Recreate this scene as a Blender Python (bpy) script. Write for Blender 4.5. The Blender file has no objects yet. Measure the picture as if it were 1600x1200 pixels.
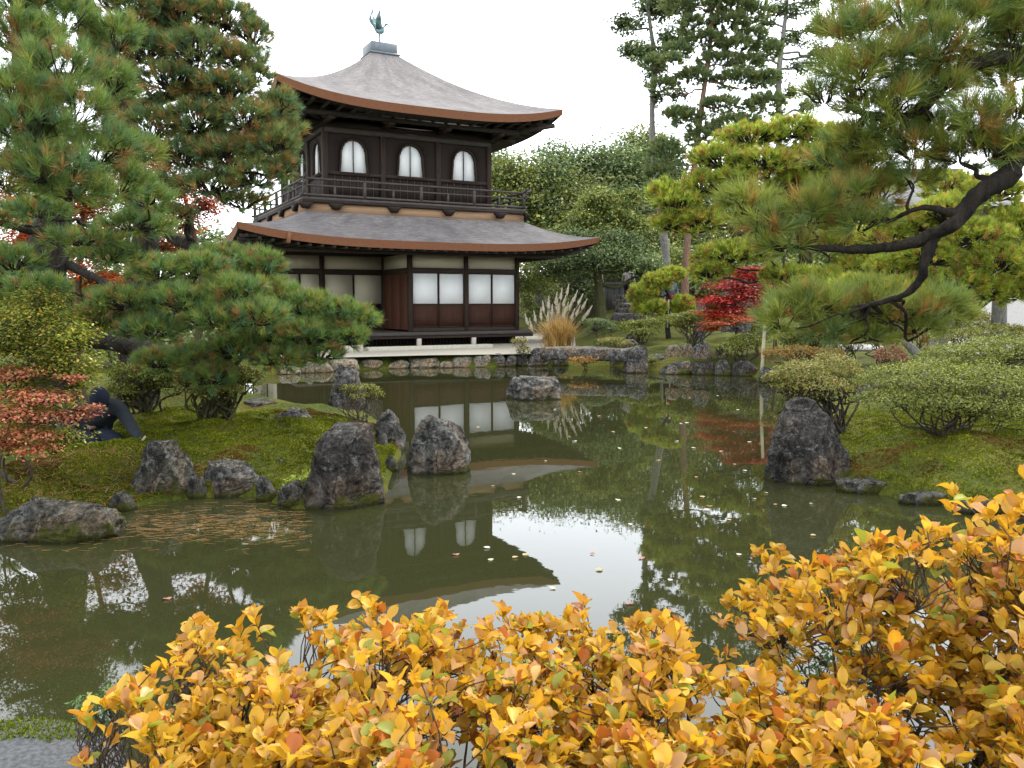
import bpy, bmesh, math, random
import numpy as np
from mathutils import Vector, Matrix, Euler
random.seed(7); RNG = np.random.default_rng(7)
SC = bpy.context.scene
COL = SC.collection
# ------------------------------------------------------------------ camera
FPX, YH, CAMH = 1300.0, 472.0, 1.8            # focal length in photo pixels, horizon row, metres above the water
PITCH = math.atan((600 - YH) / FPX)
cam_d = bpy.data.cameras.new('camera'); cam = bpy.data.objects.new('camera', cam_d); COL.objects.link(cam)
cam_d.sensor_fit = 'HORIZONTAL'; cam_d.sensor_width = 36.0; cam_d.lens = 36.0 * FPX / 1600.0
cam_d.clip_start = 0.05; cam_d.clip_end = 2000
cam.location = (0, 0, CAMH); cam.rotation_euler = (math.pi / 2 - PITCH, 0, 0)
SC.camera = cam
# ------------------------------------------------------------------ sky, sun, exposure (bright overcast)
SUN_EL, SUN_AZ = math.radians(50), math.radians(38)     # azimuth clockwise from +Y
w = bpy.data.worlds.new('World'); SC.world = w; w.use_nodes = True
nt = w.node_tree; nt.nodes.clear()
sky = nt.nodes.new('ShaderNodeTexSky'); sky.sky_type = 'NISHITA'; sky.sun_disc = False
sky.sun_elevation = SUN_EL; sky.sun_rotation = SUN_AZ
b1 = nt.nodes.new('ShaderNodeBackground'); b1.inputs['Strength'].default_value = 0.05
b2 = nt.nodes.new('ShaderNodeBackground'); b2.inputs['Strength'].default_value = 0.95   # the even white cloud deck
b2.inputs['Color'].default_value = (1.0, 1.0, 0.985, 1)
ad = nt.nodes.new('ShaderNodeAddShader'); wo = nt.nodes.new('ShaderNodeOutputWorld')
nt.links.new(sky.outputs[0], b1.inputs[0]); nt.links.new(b1.outputs[0], ad.inputs[0])
nt.links.new(b2.outputs[0], ad.inputs[1]); nt.links.new(ad.outputs[0], wo.inputs['Surface'])
sun_d = bpy.data.lights.new('sun', 'SUN'); sun_d.energy = 1.5; sun_d.angle = math.radians(14); sun_d.color = (1, 0.96, 0.88)
sun = bpy.data.objects.new('sun', sun_d); COL.objects.link(sun)
sd = Vector((math.sin(SUN_AZ) * math.cos(SUN_EL), math.cos(SUN_AZ) * math.cos(SUN_EL), math.sin(SUN_EL)))
sun.rotation_euler = sd.to_track_quat('Z', 'Y').to_euler(); sun.location = (0, -10, 40)
SC.view_settings.view_transform = 'Standard'; SC.view_settings.look = 'None'
SC.view_settings.exposure = 1.68; SC.view_settings.gamma = 1.0; SC.view_settings.use_curve_mapping = False
try: SC.cycles.max_bounces = 8; SC.cycles.transparent_max_bounces = 4
except Exception: pass
# ------------------------------------------------------------------ helpers
def ray(x, y):
    c, s = math.cos(PITCH), math.sin(PITCH)
    a, b = (x - 800), (600 - y)
    return np.array([a, FPX * c + b * s, -FPX * s + b * c])
def P(x, y, d):                       # point on a pixel's ray at distance d (metres along +Y)
    r = ray(x, y); t = d / r[1]; return np.array([r[0] * t, d, CAMH + r[2] * t])
def G(x, y, z=0.0):                   # where a pixel's ray meets the level z
    r = ray(x, y); t = (z - CAMH) / r[2]; return np.array([r[0] * t, r[1] * t, z])
def tag(o, label=None, cat=None, group=None, kind=None):
    if label: o['label'] = label
    if cat: o['category'] = cat
    if group: o['group'] = group
    if kind: o['kind'] = kind
    return o
def empty(name, loc=(0, 0, 0), rz=0, parent=None):
    o = bpy.data.objects.new(name, None); COL.objects.link(o); o.location = loc; o.rotation_euler = (0, 0, rz)
    o.empty_display_size = 0.1
    if parent: o.parent = parent
    return o
def np_mesh(name, V, F, mat, col=None, smooth=False, uv=None):
    """V (n,3); F list of arrays, each (m,k)"""
    me = bpy.data.meshes.new(name); V = np.asarray(V, dtype=np.float32)
    if not isinstance(F, list): F = [F]
    F = [np.asarray(f, dtype=np.int32) for f in F if len(f)]
    me.vertices.add(len(V)); me.vertices.foreach_set('co', V.ravel())
    loops = np.concatenate([f.ravel() for f in F]); tot = np.concatenate([np.full(len(f), f.shape[1], np.int32) for f in F])
    st = np.concatenate([[0], np.cumsum(tot)[:-1]]).astype(np.int32)
    me.loops.add(len(loops)); me.loops.foreach_set('vertex_index', loops)
    me.polygons.add(len(tot)); me.polygons.foreach_set('loop_start', st); me.polygons.foreach_set('loop_total', tot)
    if smooth: me.polygons.foreach_set('use_smooth', np.ones(len(tot), dtype=bool))
    me.update(calc_edges=True)
    if col is not None:
        a = me.attributes.new('Col', 'FLOAT_COLOR', 'POINT')
        c = np.ones((len(V), 4), np.float32); c[:, :3] = col; a.data.foreach_set('color', c.ravel())
    if uv is not None:
        l = me.uv_layers.new(name='UVMap'); l.data.foreach_set('uv', np.asarray(uv, np.float32)[loops].ravel())
    if mat is not None: me.materials.append(mat)
    return me
def obj(name, me, parent=None, loc=None):
    o = bpy.data.objects.new(name, me); COL.objects.link(o)
    if parent: o.parent = parent
    if loc is not None: o.location = loc
    return o
class MB:                              # collects solids for one mesh
    def __init__(s): s.V = []; s.F4 = []; s.F3 = []; s.n = 0
    def add(s, V, F4=None, F3=None):
        s.V.append(np.asarray(V, float))
        if F4 is not None and len(F4): s.F4.append(np.asarray(F4) + s.n)
        if F3 is not None and len(F3): s.F3.append(np.asarray(F3) + s.n)
        s.n += len(V); return s
    def box(s, a, b, rot=None, piv=None):
        x0, y0, z0 = a; x1, y1, z1 = b
        V = np.array([[x0,y0,z0],[x1,y0,z0],[x1,y1,z0],[x0,y1,z0],[x0,y0,z1],[x1,y0,z1],[x1,y1,z1],[x0,y1,z1]], float)
        if rot is not None:
            R = np.array(Euler(rot).to_matrix()); p = V.mean(0) if piv is None else np.array(piv); V = (V - p) @ R.T + p
        return s.add(V, [[0,3,2,1],[4,5,6,7],[0,1,5,4],[1,2,6,5],[2,3,7,6],[3,0,4,7]])
    def tube(s, pts, rad, n=8, cap=True):
        V, F4, F3 = tube(pts, rad, n, cap); return s.add(V, F4, F3)
    def build(s, name, mat, parent=None, smooth=False, bevel=0, col=None):
        F = []
        if s.F4: F.append(np.concatenate(s.F4))
        if s.F3: F.append(np.concatenate(s.F3))
        o = obj(name, np_mesh(name, np.concatenate(s.V), F, mat, col, smooth), parent)
        if bevel:
            m = o.modifiers.new('bevel', 'BEVEL'); m.width = bevel; m.segments = 1; m.limit_method = 'ANGLE'
        return o
def catmull(pts, k=6):
    p = np.asarray(pts, float)
    if len(p) < 3: return np.array([p[0] + (p[-1] - p[0]) * t for t in np.linspace(0, 1, k + 1)])
    q = np.vstack([2 * p[0] - p[1], p, 2 * p[-1] - p[-2]]); out = []
    for i in range(1, len(q) - 2):
        for t in np.arange(k) / k:
            a, b, c, d = q[i-1], q[i], q[i+1], q[i+2]
            out.append(0.5 * (2*b + (c-a)*t + (2*a-5*b+4*c-d)*t*t + (3*b-a-3*c+d)*t**3))
    out.append(p[-1]); return np.array(out)
def tube(pts, rad, n=8, cap=True):
    p = np.asarray(pts, float); m = len(p); rad = np.broadcast_to(np.asarray(rad, float), (m,))
    T = np.gradient(p, axis=0); T /= np.linalg.norm(T, axis=1)[:, None] + 1e-9
    ref = np.array([0, 0, 1.]) if abs(T[0][2]) < 0.9 else np.array([1., 0, 0])
    N = np.cross(T[0], ref); N /= np.linalg.norm(N); V = []
    ang = np.arange(n) * 2 * math.pi / n
    for i in range(m):
        N = N - T[i] * (N @ T[i]); N /= np.linalg.norm(N) + 1e-9; B = np.cross(T[i], N)
        V.append(p[i] + rad[i] * (np.cos(ang)[:, None] * N + np.sin(ang)[:, None] * B))
    V = np.concatenate(V); i = np.arange(m - 1)[:, None] * n; j = np.arange(n)[None]; j2 = (j + 1) % n
    F4 = np.stack([i + j, i + j2, i + n + j2, i + n + j], -1).reshape(-1, 4); F3 = []
    if cap:
        V = np.vstack([V, p[0], p[-1]]); a, b = len(V) - 2, len(V) - 1
        F3 = [[a, (k + 1) % n, k] for k in range(n)] + [[b, (m-1)*n + k, (m-1)*n + (k+1) % n] for k in range(n)]
    return V, F4, F3
def vnoise(Pn, seed=0):                # value noise, -1..1
    Pn = np.asarray(Pn, float); I = np.floor(Pn).astype(np.int64); f = Pn - I; f = f * f * (3 - 2 * f)
    def h(i, j, k):
        n = (i * 374761393 + j * 668265263 + k * 2147483647 + seed * 974634541) & 0x7fffffff
        n = ((n ^ (n >> 13)) * 1274126177) & 0x7fffffff; n = n ^ (n >> 16)
        return (n & 0xffff) / 32767.5 - 1
    x, y, z = I[:, 0], I[:, 1], I[:, 2]; r = 0
    for dx in (0, 1):
        for dy in (0, 1):
            for dz in (0, 1):
                wt = (f[:,0] if dx else 1-f[:,0]) * (f[:,1] if dy else 1-f[:,1]) * (f[:,2] if dz else 1-f[:,2])
                r = r + wt * h(x + dx, y + dy, z + dz)
    return r
def fbm(Pn, seed=0, o=4):
    r = 0; a = 0.5
    for i in range(o): r = r + a * vnoise(np.asarray(Pn) * 2**i, seed + i); a *= 0.5
    return r
def rnd_dir(n):
    v = RNG.normal(size=(n, 3)); return v / np.linalg.norm(v, axis=1)[:, None]
def nrm(v): return v / (np.linalg.norm(v, axis=-1, keepdims=True) + 1e-9)
# ------------------------------------------------------------------ materials
MATS = {}
def new_mat(name):
    m = bpy.data.materials.new(name); m.use_nodes = True; MATS[name] = m
    nd = m.node_tree.nodes; return m, m.node_tree, nd['Principled BSDF']
def N_(t, typ, **kw):
    n = t.nodes.new(typ)
    for k, v in kw.items():
        if k in n.inputs: n.inputs[k].default_value = v
        else: setattr(n, k, v)
    return n
def noise_ramp(t, scale, stops, detail=6, rough=0.6, coord='Object', stretch=None, dist=0.0):
    tc = N_(t, 'ShaderNodeTexCoord'); src = tc.outputs[coord]
    if stretch:
        mp = N_(t, 'ShaderNodeMapping'); mp.inputs['Scale'].default_value = stretch
        t.links.new(src, mp.inputs[0]); src = mp.outputs[0]
    no = N_(t, 'ShaderNodeTexNoise', Scale=scale, Detail=detail, Roughness=rough, Distortion=dist)
    t.links.new(src, no.inputs['Vector']); r = N_(t, 'ShaderNodeValToRGB')
    cr = r.color_ramp
    while len(cr.elements) < len(stops): cr.elements.new(0.5)
    for e, (p, c) in zip(cr.elements, stops): e.position = p; e.color = (*c, 1)
    t.links.new(no.outputs['Fac'], r.inputs[0]); return r, no
def bump(t, bs, src, strength=0.4, dist=0.02):
    b = N_(t, 'ShaderNodeBump', Strength=strength, Distance=dist); t.links.new(src, b.inputs['Height']); t.links.new(b.outputs[0], bs.inputs['Normal'])
def wood(name, c1, c2, rough=0.75, stretch=(8, 8, 0.6), scale=4):
    m, t, b = new_mat(name); r, no = noise_ramp(t, scale, [(0.25, c1), (0.75, c2)], stretch=stretch, detail=8)
    t.links.new(r.outputs[0], b.inputs['Base Color']); b.inputs['Roughness'].default_value = rough; bump(t, b, no.outputs[0], 0.3, 0.01)
    b.inputs['Specular IOR Level'].default_value = 0.25; return m
wood('dark_wood', (0.010, 0.006, 0.004), (0.034, 0.019, 0.012))
wood('dark_wood_h', (0.012, 0.008, 0.006), (0.036, 0.024, 0.017), stretch=(0.6, 8, 8))
wood('black_wood', (0.005, 0.003, 0.0025), (0.018, 0.009, 0.006), stretch=(14, 14, 0.5))
wood('red_wood', (0.040, 0.013, 0.006), (0.088, 0.032, 0.015), stretch=(10, 10, 0.5))
wood('door_wood', (0.022, 0.009, 0.006), (0.055, 0.024, 0.015), stretch=(20, 20, 0.5))
wood('grey_wood', (0.026, 0.021, 0.019), (0.062, 0.052, 0.046), stretch=(1, 1, 6))
wood('tan_wood', (0.17, 0.10, 0.055), (0.28, 0.18, 0.11), stretch=(0.5, 0.5, 12), scale=3)
wood('pale_wood', (0.30, 0.27, 0.23), (0.46, 0.42, 0.37))
wood('eave_wood', (0.014, 0.011, 0.010), (0.045, 0.036, 0.030), stretch=(3, 3, 3))
def plain(name, c, rough=0.8, var=0.12, scale=6, spec=0.2):
    m, t, b = new_mat(name); lo = tuple(x * (1 - var) for x in c); hi = tuple(min(1, x * (1 + var)) for x in c)
    r, no = noise_ramp(t, scale, [(0.3, lo), (0.7, hi)]); t.links.new(r.outputs[0], b.inputs['Base Color'])
    b.inputs['Roughness'].default_value = rough; b.inputs['Specular IOR Level'].default_value = spec; return m
plain('paper', (0.70, 0.72, 0.73), 0.7, 0.03, 3); plain('plaster', (0.42, 0.385, 0.30), 0.9, 0.05, 2)
plain('beige_paper', (0.42, 0.39, 0.30), 0.8, 0.05, 2)  # beige screen paper, darker than the white paper
plain('granite', (0.30, 0.285, 0.23), 0.85, 0.16, 14); plain('granite_grey', (0.050, 0.052, 0.054), 0.85, 0.5, 60)
plain('bronze', (0.10, 0.17, 0.18), 0.6, 0.25, 8, 0.5); plain('bronze_dark', (0.09, 0.11, 0.13), 0.55, 0.2, 8, 0.5)
plain('gravel', (0.21, 0.195, 0.16), 0.95, 0.18, 30); plain('sand', (0.25, 0.245, 0.235), 0.95, 0.08, 12)
plain('roof_tile', (0.060, 0.065, 0.072), 0.7, 0.15, 3); plain('bamboo', (0.32, 0.29, 0.19), 0.6, 0.2, 6)
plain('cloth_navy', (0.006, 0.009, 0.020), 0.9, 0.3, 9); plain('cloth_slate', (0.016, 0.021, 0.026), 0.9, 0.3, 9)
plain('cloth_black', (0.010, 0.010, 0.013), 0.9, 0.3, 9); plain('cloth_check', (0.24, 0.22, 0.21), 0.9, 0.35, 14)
plain('cloth_red', (0.10, 0.01, 0.015), 0.9, 0.2, 9); plain('cloth_blue', (0.05, 0.06, 0.08), 0.9, 0.2, 9)
plain('skin', (0.45, 0.28, 0.20), 0.6, 0.08, 9); plain('straw', (0.34, 0.26, 0.13), 0.9, 0.3, 9)
# hinoki-bark shingle: fine courses along the eave (v of the UV) and weathering
m, t, b = new_mat('shingle')
r, no = noise_ramp(t, 5, [(0.30, (0.040, 0.038, 0.040)), (0.50, (0.110, 0.105, 0.106)), (0.72, (0.21, 0.205, 0.205))], coord='UV', stretch=(0.55, 2.4, 1), detail=12, rough=0.85)
r2, no2 = noise_ramp(t, 1.1, [(0.35, (0.72, 0.70, 0.70)), (0.62, (1.1, 1.05, 1.03))], coord='UV', detail=4)
mx = N_(t, 'ShaderNodeMixRGB', blend_type='MULTIPLY', Fac=1.0); t.links.new(r.outputs[0], mx.inputs[1]); t.links.new(r2.outputs[0], mx.inputs[2])
r3, no3 = noise_ramp(t, 2.3, [(0.62, (0, 0, 0)), (0.72, (1, 1, 1))], coord='UV', stretch=(1, 3, 1), detail=8)
mx2 = N_(t, 'ShaderNodeMixRGB', blend_type='MIX'); mx2.inputs[2].default_value = (0.21, 0.135, 0.10, 1)
f3 = N_(t, 'ShaderNodeMath', operation='MULTIPLY'); f3.inputs[1].default_value = 0.45; t.links.new(r3.outputs[0], f3.inputs[0])
t.links.new(f3.outputs[0], mx2.inputs[0]); t.links.new(mx.outputs[0], mx2.inputs[1]); t.links.new(mx2.outputs[0], b.inputs['Base Color'])
b.inputs['Roughness'].default_value = 0.85; b.inputs['Specular IOR Level'].default_value = 0.3; bump(t, b, no.outputs[0], 0.7, 0.03)
# cut bark edge of the roofs
m, t, b = new_mat('eave_edge'); r, no = noise_ramp(t, 12, [(0.3, (0.075, 0.026, 0.009)), (0.7, (0.18, 0.066, 0.023))], coord='UV', stretch=(0.6, 9, 1), detail=8)
t.links.new(r.outputs[0], b.inputs['Base Color']); b.inputs['Roughness'].default_value = 0.85; bump(t, b, no.outputs[0], 0.5, 0.02)
# rock: grey with pale lichen, dark streaks and moss growing low down
def rock_mat(name, dark, mid, pale, moss=0.5, mossz=0.25, mosscol=((0.030, 0.034, 0.006), (0.085, 0.090, 0.012)), lich=0.545):
    m, t, b = new_mat(name)
    r, no = noise_ramp(t, 3.2, [(0.40, dark), (0.50, mid), (0.62, pale)], detail=14, rough=0.82, dist=0.6)
    rf, nf = noise_ramp(t, 26, [(0.40, (0.35, 0.35, 0.35)), (0.51, (1, 1, 1)), (0.62, (1.9, 1.9, 1.85))], detail=8, rough=0.8)
    mf0 = N_(t, 'ShaderNodeMixRGB', blend_type='MULTIPLY', Fac=1.0); t.links.new(r.outputs[0], mf0.inputs[1]); t.links.new(rf.outputs[0], mf0.inputs[2])
    rl, nl = noise_ramp(t, 11, [(lich, (0, 0, 0)), (lich + 0.04, (1, 1, 1))], detail=10, rough=0.75, dist=0.5)
    mx = N_(t, 'ShaderNodeMixRGB'); mx.inputs[2].default_value = (0.23, 0.235, 0.22, 1); t.links.new(mf0.outputs[0], mx.inputs[1])
    fl = N_(t, 'ShaderNodeMath', operation='MULTIPLY'); fl.inputs[1].default_value = 0.7; t.links.new(rl.outputs[0], fl.inputs[0]); t.links.new(fl.outputs[0], mx.inputs[0])
    # warm stains and dark cracks
    rw, nw = noise_ramp(t, 1.7, [(0.46, (1, 1, 1)), (0.60, (1.12, 0.88, 0.68))], detail=6)
    mw = N_(t, 'ShaderNodeMixRGB', blend_type='MULTIPLY', Fac=1.0); t.links.new(mx.outputs[0], mw.inputs[1]); t.links.new(rw.outputs[0], mw.inputs[2])
    tck = N_(t, 'ShaderNodeTexCoord'); nk = N_(t, 'ShaderNodeTexNoise', Scale=2.2, Detail=6.0); t.links.new(tck.outputs['Object'], nk.inputs['Vector'])
    mk_ = N_(t, 'ShaderNodeMixRGB', Fac=0.45); t.links.new(tck.outputs['Object'], mk_.inputs[1]); t.links.new(nk.outputs['Color'], mk_.inputs[2])
    vk = N_(t, 'ShaderNodeTexVoronoi', feature='DISTANCE_TO_EDGE', Scale=4.5); t.links.new(mk_.outputs[0], vk.inputs['Vector'])
    ck = N_(t, 'ShaderNodeMapRange'); ck.inputs[1].default_value = 0.0; ck.inputs[2].default_value = 0.035; ck.inputs[3].default_value = 0.30; ck.inputs[4].default_value = 1.0; t.links.new(vk.outputs['Distance'], ck.inputs[0])
    mc = N_(t, 'ShaderNodeMixRGB', blend_type='MULTIPLY', Fac=1.0); t.links.new(mw.outputs[0], mc.inputs[1]); t.links.new(ck.outputs[0], mc.inputs[2]); mx = mc
    # moss: world height against a noise edge
    geo = N_(t, 'ShaderNodeNewGeometry'); sx = N_(t, 'ShaderNodeSeparateXYZ'); t.links.new(geo.outputs['Position'], sx.inputs[0])
    tcm = N_(t, 'ShaderNodeTexCoord'); nm = N_(t, 'ShaderNodeTexNoise', Scale=4.5, Detail=9.0, Roughness=0.7); t.links.new(tcm.outputs['Object'], nm.inputs['Vector'])
    z = N_(t, 'ShaderNodeMath', operation='MULTIPLY'); z.inputs[1].default_value = -1 / max(mossz, 0.01) * 0.30; t.links.new(sx.outputs['Z'], z.inputs[0])
    s = N_(t, 'ShaderNodeMath', operation='ADD'); t.links.new(nm.outputs['Fac'], s.inputs[0]); t.links.new(z.outputs[0], s.inputs[1])
    mr = N_(t, 'ShaderNodeMapRange'); mr.inputs[1].default_value = 0.40; mr.inputs[2].default_value = 0.47; t.links.new(s.outputs[0], mr.inputs[0])
    mf = N_(t, 'ShaderNodeMath', operation='MULTIPLY'); mf.inputs[1].default_value = moss; t.links.new(mr.outputs[0], mf.inputs[0])
    rc, nc = noise_ramp(t, 34, [(0.35, mosscol[0]), (0.65, mosscol[1])], detail=7, rough=0.7)
    mx2 = N_(t, 'ShaderNodeMixRGB'); t.links.new(mf.outputs[0], mx2.inputs[0]); t.links.new(mx.outputs[0], mx2.inputs[1]); t.links.new(rc.outputs[0], mx2.inputs[2])
    # wet stain along the water line
    wl = N_(t, 'ShaderNodeMapRange'); wl.inputs[1].default_value = 0.012; wl.inputs[2].default_value = 0.04; wl.inputs[3].default_value = 0.4; wl.inputs[4].default_value = 1.0
    t.links.new(sx.outputs['Z'], wl.inputs[0]); mx3 = N_(t, 'ShaderNodeMixRGB', blend_type='MULTIPLY', Fac=1.0)
    t.links.new(mx2.outputs[0], mx3.inputs[1]); t.links.new(wl.outputs[0], mx3.inputs[2]); t.links.new(mx3.outputs[0], b.inputs['Base Color'])
    b.inputs['Roughness'].default_value = 0.92; b.inputs['Specular IOR Level'].default_value = 0.15
    nb = N_(t, 'ShaderNodeTexNoise', Scale=9.0, Detail=14.0, Roughness=0.85); t.links.new(tcm.outputs['Object'], nb.inputs['Vector'])
    hs_ = N_(t, 'ShaderNodeMath', operation='MULTIPLY_ADD'); hs_.inputs[1].default_value = 0.35; t.links.new(ck.outputs[0], hs_.inputs[0]); t.links.new(nb.outputs[0], hs_.inputs[2])
    bump(t, b, hs_.outputs[0], 1.0, 0.09); return m
rock_mat('rock_dark', (0.014, 0.013, 0.012), (0.055, 0.051, 0.047), (0.125, 0.120, 0.110), 0.95, 0.20, lich=.57)
rock_mat('rock_grey', (0.020, 0.020, 0.019), (0.088, 0.087, 0.082), (0.20, 0.197, 0.187), 0.85, 0.12)
rock_mat('rock_pale', (0.070, 0.065, 0.048), (0.17, 0.16, 0.125), (0.29, 0.275, 0.225), 0.4, 0.05)
rock_mat('rock_mossy', (0.018, 0.018, 0.015), (0.070, 0.070, 0.060), (0.16, 0.155, 0.135), 1.0, 0.26)
# mossy ground: greens, olive and rust-brown patches
m, t, b = new_mat('moss_ground')
r, no = noise_ramp(t, 1.3, [(0.28, (0.022, 0.028, 0.005)), (0.45, (0.052, 0.064, 0.008)), (0.60, (0.080, 0.082, 0.010)), (0.76, (0.075, 0.045, 0.015))], detail=7)
r2, no2 = noise_ramp(t, 22, [(0.3, (0.45, 0.45, 0.45)), (0.7, (1.25, 1.25, 1.25))], detail=6)
mx = N_(t, 'ShaderNodeMixRGB', blend_type='MULTIPLY', Fac=1.0); t.links.new(r.outputs[0], mx.inputs[1]); t.links.new(r2.outputs[0], mx.inputs[2])
t.links.new(mx.outputs[0], b.inputs['Base Color']); b.inputs['Roughness'].default_value = 0.95; b.inputs['Specular IOR Level'].default_value = 0.1
bump(t, b, no2.outputs[0], 1.0, 0.06)
# bark
def bark(name, c1, c2, c3=None):
    m, t, b = new_mat(name); st = [(0.3, c1), (0.65, c2)] + ([(0.8, c3)] if c3 else [])
    r, no = noise_ramp(t, 9, st, stretch=(3, 3, 0.8), detail=10, rough=0.7); t.links.new(r.outputs[0], b.inputs['Base Color'])
    b.inputs['Roughness'].default_value = 0.95; b.inputs['Specular IOR Level'].default_value = 0.15; bump(t, b, no.outputs[0], 1.0, 0.09); return m
bark('bark_pine', (0.008, 0.007, 0.006), (0.050, 0.041, 0.034), (0.13, 0.115, 0.10)); bark('bark_red', (0.085, 0.045, 0.03), (0.24, 0.155, 0.11))
bark('bark_grey', (0.10, 0.10, 0.09), (0.26, 0.25, 0.23)); bark('bark_moss', (0.03, 0.03, 0.012), (0.085, 0.085, 0.035)); bark('stem', (0.030, 0.024, 0.018), (0.10, 0.085, 0.065)); bark('twig', (0.07, 0.045, 0.03), (0.17, 0.12, 0.08))
# foliage: colour of each leaf or needle comes from the mesh attribute Col
def leaf_mat(name, trans=0.35, gloss=0.06, rough=0.45):
    m = bpy.data.materials.new(name); m.use_nodes = True; MATS[name] = m; t = m.node_tree; t.nodes.clear()
    at = N_(t, 'ShaderNodeAttribute', attribute_name='Col'); df = N_(t, 'ShaderNodeBsdfDiffuse'); tr = N_(t, 'ShaderNodeBsdfTranslucent')
    gl = N_(t, 'ShaderNodeBsdfGlossy', Roughness=rough); gl.inputs['Color'].default_value = (1, 1, 1, 1)
    m1 = N_(t, 'ShaderNodeMixShader'); m1.inputs[0].default_value = trans; m2 = N_(t, 'ShaderNodeMixShader'); m2.inputs[0].default_value = gloss; o = N_(t, 'ShaderNodeOutputMaterial')
    for n in (df, tr): t.links.new(at.outputs['Color'], n.inputs['Color'])
    t.links.new(df.outputs[0], m1.inputs[1]); t.links.new(tr.outputs[0], m1.inputs[2]); t.links.new(m1.outputs[0], m2.inputs[1]); t.links.new(gl.outputs[0], m2.inputs[2]); t.links.new(m2.outputs[0], o.inputs[0])
    return m
leaf_mat('needle', 0.30, 0.02); leaf_mat('leaf', 0.35, 0.02); leaf_mat('leaf_gold', 0.50, 0.02); leaf_mat('moss', 0.2, 0.0)
# pond: murky olive body under a clear, almost still surface
m, t, b = new_mat('water'); b.inputs['Base Color'].default_value = (0.0185, 0.0200, 0.0075, 1); b.inputs['Roughness'].default_value = 0.015; b.inputs['IOR'].default_value = 1.42
tc = N_(t, 'ShaderNodeTexCoord'); n1 = N_(t, 'ShaderNodeTexNoise', Scale=1.1, Detail=3.0); n2 = N_(t, 'ShaderNodeTexNoise', Scale=7.0, Detail=2.0)
t.links.new(tc.outputs['Object'], n1.inputs['Vector']); t.links.new(tc.outputs['Object'], n2.inputs['Vector'])
bb = N_(t, 'ShaderNodeBump', Strength=0.05, Distance=0.02); t.links.new(n1.outputs[0], bb.inputs['Height'])
b3 = N_(t, 'ShaderNodeBump', Strength=0.02, Distance=0.01); t.links.new(n2.outputs[0], b3.inputs['Height']); t.links.new(bb.outputs[0], b3.inputs['Normal']); t.links.new(b3.outputs[0], b.inputs['Normal'])
M = MATS
# ------------------------------------------------------------------ the pond outline, ground and water
shore_px = [(-260, 862), (-120, 856), (0, 850), (100, 838), (185, 826), (200, 800), (235, 788), (310, 778), (400, 776), (440, 790), (465, 796), (560, 794), (606, 770), (612, 735), (628, 712), (626, 690),
            (600, 668), (575, 650), (515, 648), (440, 632), (400, 622), (350, 606), (300, 596), (380, 588), (470, 583), (560, 578), (640, 574), (770, 573), (830, 571), (858, 571), (975, 572), (1012, 578), (1080, 584), (1180, 588),
            (1212, 600), (1232, 620), (1236, 650), (1240, 690), (1300, 740), (1330, 762), (1400, 778), (1500, 796), (1640, 812), (1900, 830)]
POND = [G(x, y)[:2] for x, y in shore_px] + [np.array(p) for p in [(6.5, 4.0), (3.5, 2.9), (1.2, 2.62), (0, 2.6), (-0.9, 2.55), (-1.35, 2.72), (-1.65, 3.0), (-2.1, 3.14), (-3.5, 3.15), (-6.5, 3.0)]]
POND = np.array(POND)
def pond_sd(X, Y):                     # signed distance to the shore, positive on land
    p = np.stack([X.ravel(), Y.ravel()], 1); best = np.full(len(p), 1e9); ins = np.zeros(len(p), bool)
    for i in range(len(POND)):
        a, b = POND[i], POND[(i + 1) % len(POND)]; e = b - a
        t = np.clip(((p - a) @ e) / (e @ e + 1e-12), 0, 1); q = a + t[:, None] * e
        best = np.minimum(best, np.linalg.norm(p - q, axis=1))
        c = ((a[1] > p[:, 1]) != (b[1] > p[:, 1])) & (p[:, 0] < (b[0] - a[0]) * (p[:, 1] - a[1]) / (b[1] - a[1] + 1e-12) + a[0])
        ins ^= c
    return np.where(ins, -best, best).reshape(X.shape)
def sst(a, b, x): t = np.clip((x - a) / (b - a), 0, 1); return t * t * (3 - 2 * t)
def ground_h(X, Y):
    X = np.asarray(X, float); Y = np.asarray(Y, float); sd = pond_sd(X, Y)
    q = np.stack([X.ravel(), Y.ravel(), np.zeros(X.size)], 1)
    n1 = fbm(q * 0.9, 11, 3).reshape(X.shape); n2 = fbm(q * 3.2, 17, 3).reshape(X.shape)
    base = 0.10 + 0.22 * sst(0.0, 1.1, sd) + 0.12 * n1 * sst(0, 1, sd) + 0.09 * n2 * sst(0, .5, sd)
    base = base + 0.16 * np.exp(-((X - 4.6)**2 / 1.6 + (Y - 8.6)**2 / 1.3)) - 0.20 * np.exp(-((X + 3.9)**2 / 1.2 + (Y - 6.7)**2 / 0.35))
    base = base + 0.12 * np.exp(-((X + 3.0)**2 / 1.2 + (Y - 9.2)**2 / 0.8))
    # the garden behind the pond climbs to a wooded hill; the pavilion court stays level
    right = sst(1.8, 3.6, X - 0.05 * (Y - 21)); rise = 0.060 * np.clip(Y - 21, 0, 17) + 0.30 * np.clip(Y - 38, 0, 13)
    back = 0.22 * np.clip(Y - 41, 0, 14)
    court = sst(21.0, 22.0, Y) * (1 - right)
    base = base * (1 - court) + court * 0.33 + right * sst(20, 23, Y) * rise + (1 - right) * back
    near = sst(2.95, 2.3, Y); base = base * (1 - near) + near * (0.26 + 0.03 * n2)
    bed = -0.55 * sst(0, 0.9, -sd) - 0.06
    k = sst(-0.06, 0.10, sd); return bed * (1 - k) + base * k
def gz(x, y): return float(ground_h(np.array([x]), np.array([y]))[0])
def axis_pts(lo, hi, f0, f1, fine, grow=1.18):
    a = list(np.arange(f0, f1 + 1e-6, fine)); s = fine; v = f1
    while v < hi: s = min(s * grow, 6); v += s; a.append(v)
    s = fine; v = f0
    while v > lo: s = min(s * grow, 6); v -= s; a.insert(0, v)
    return np.array(a)
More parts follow.
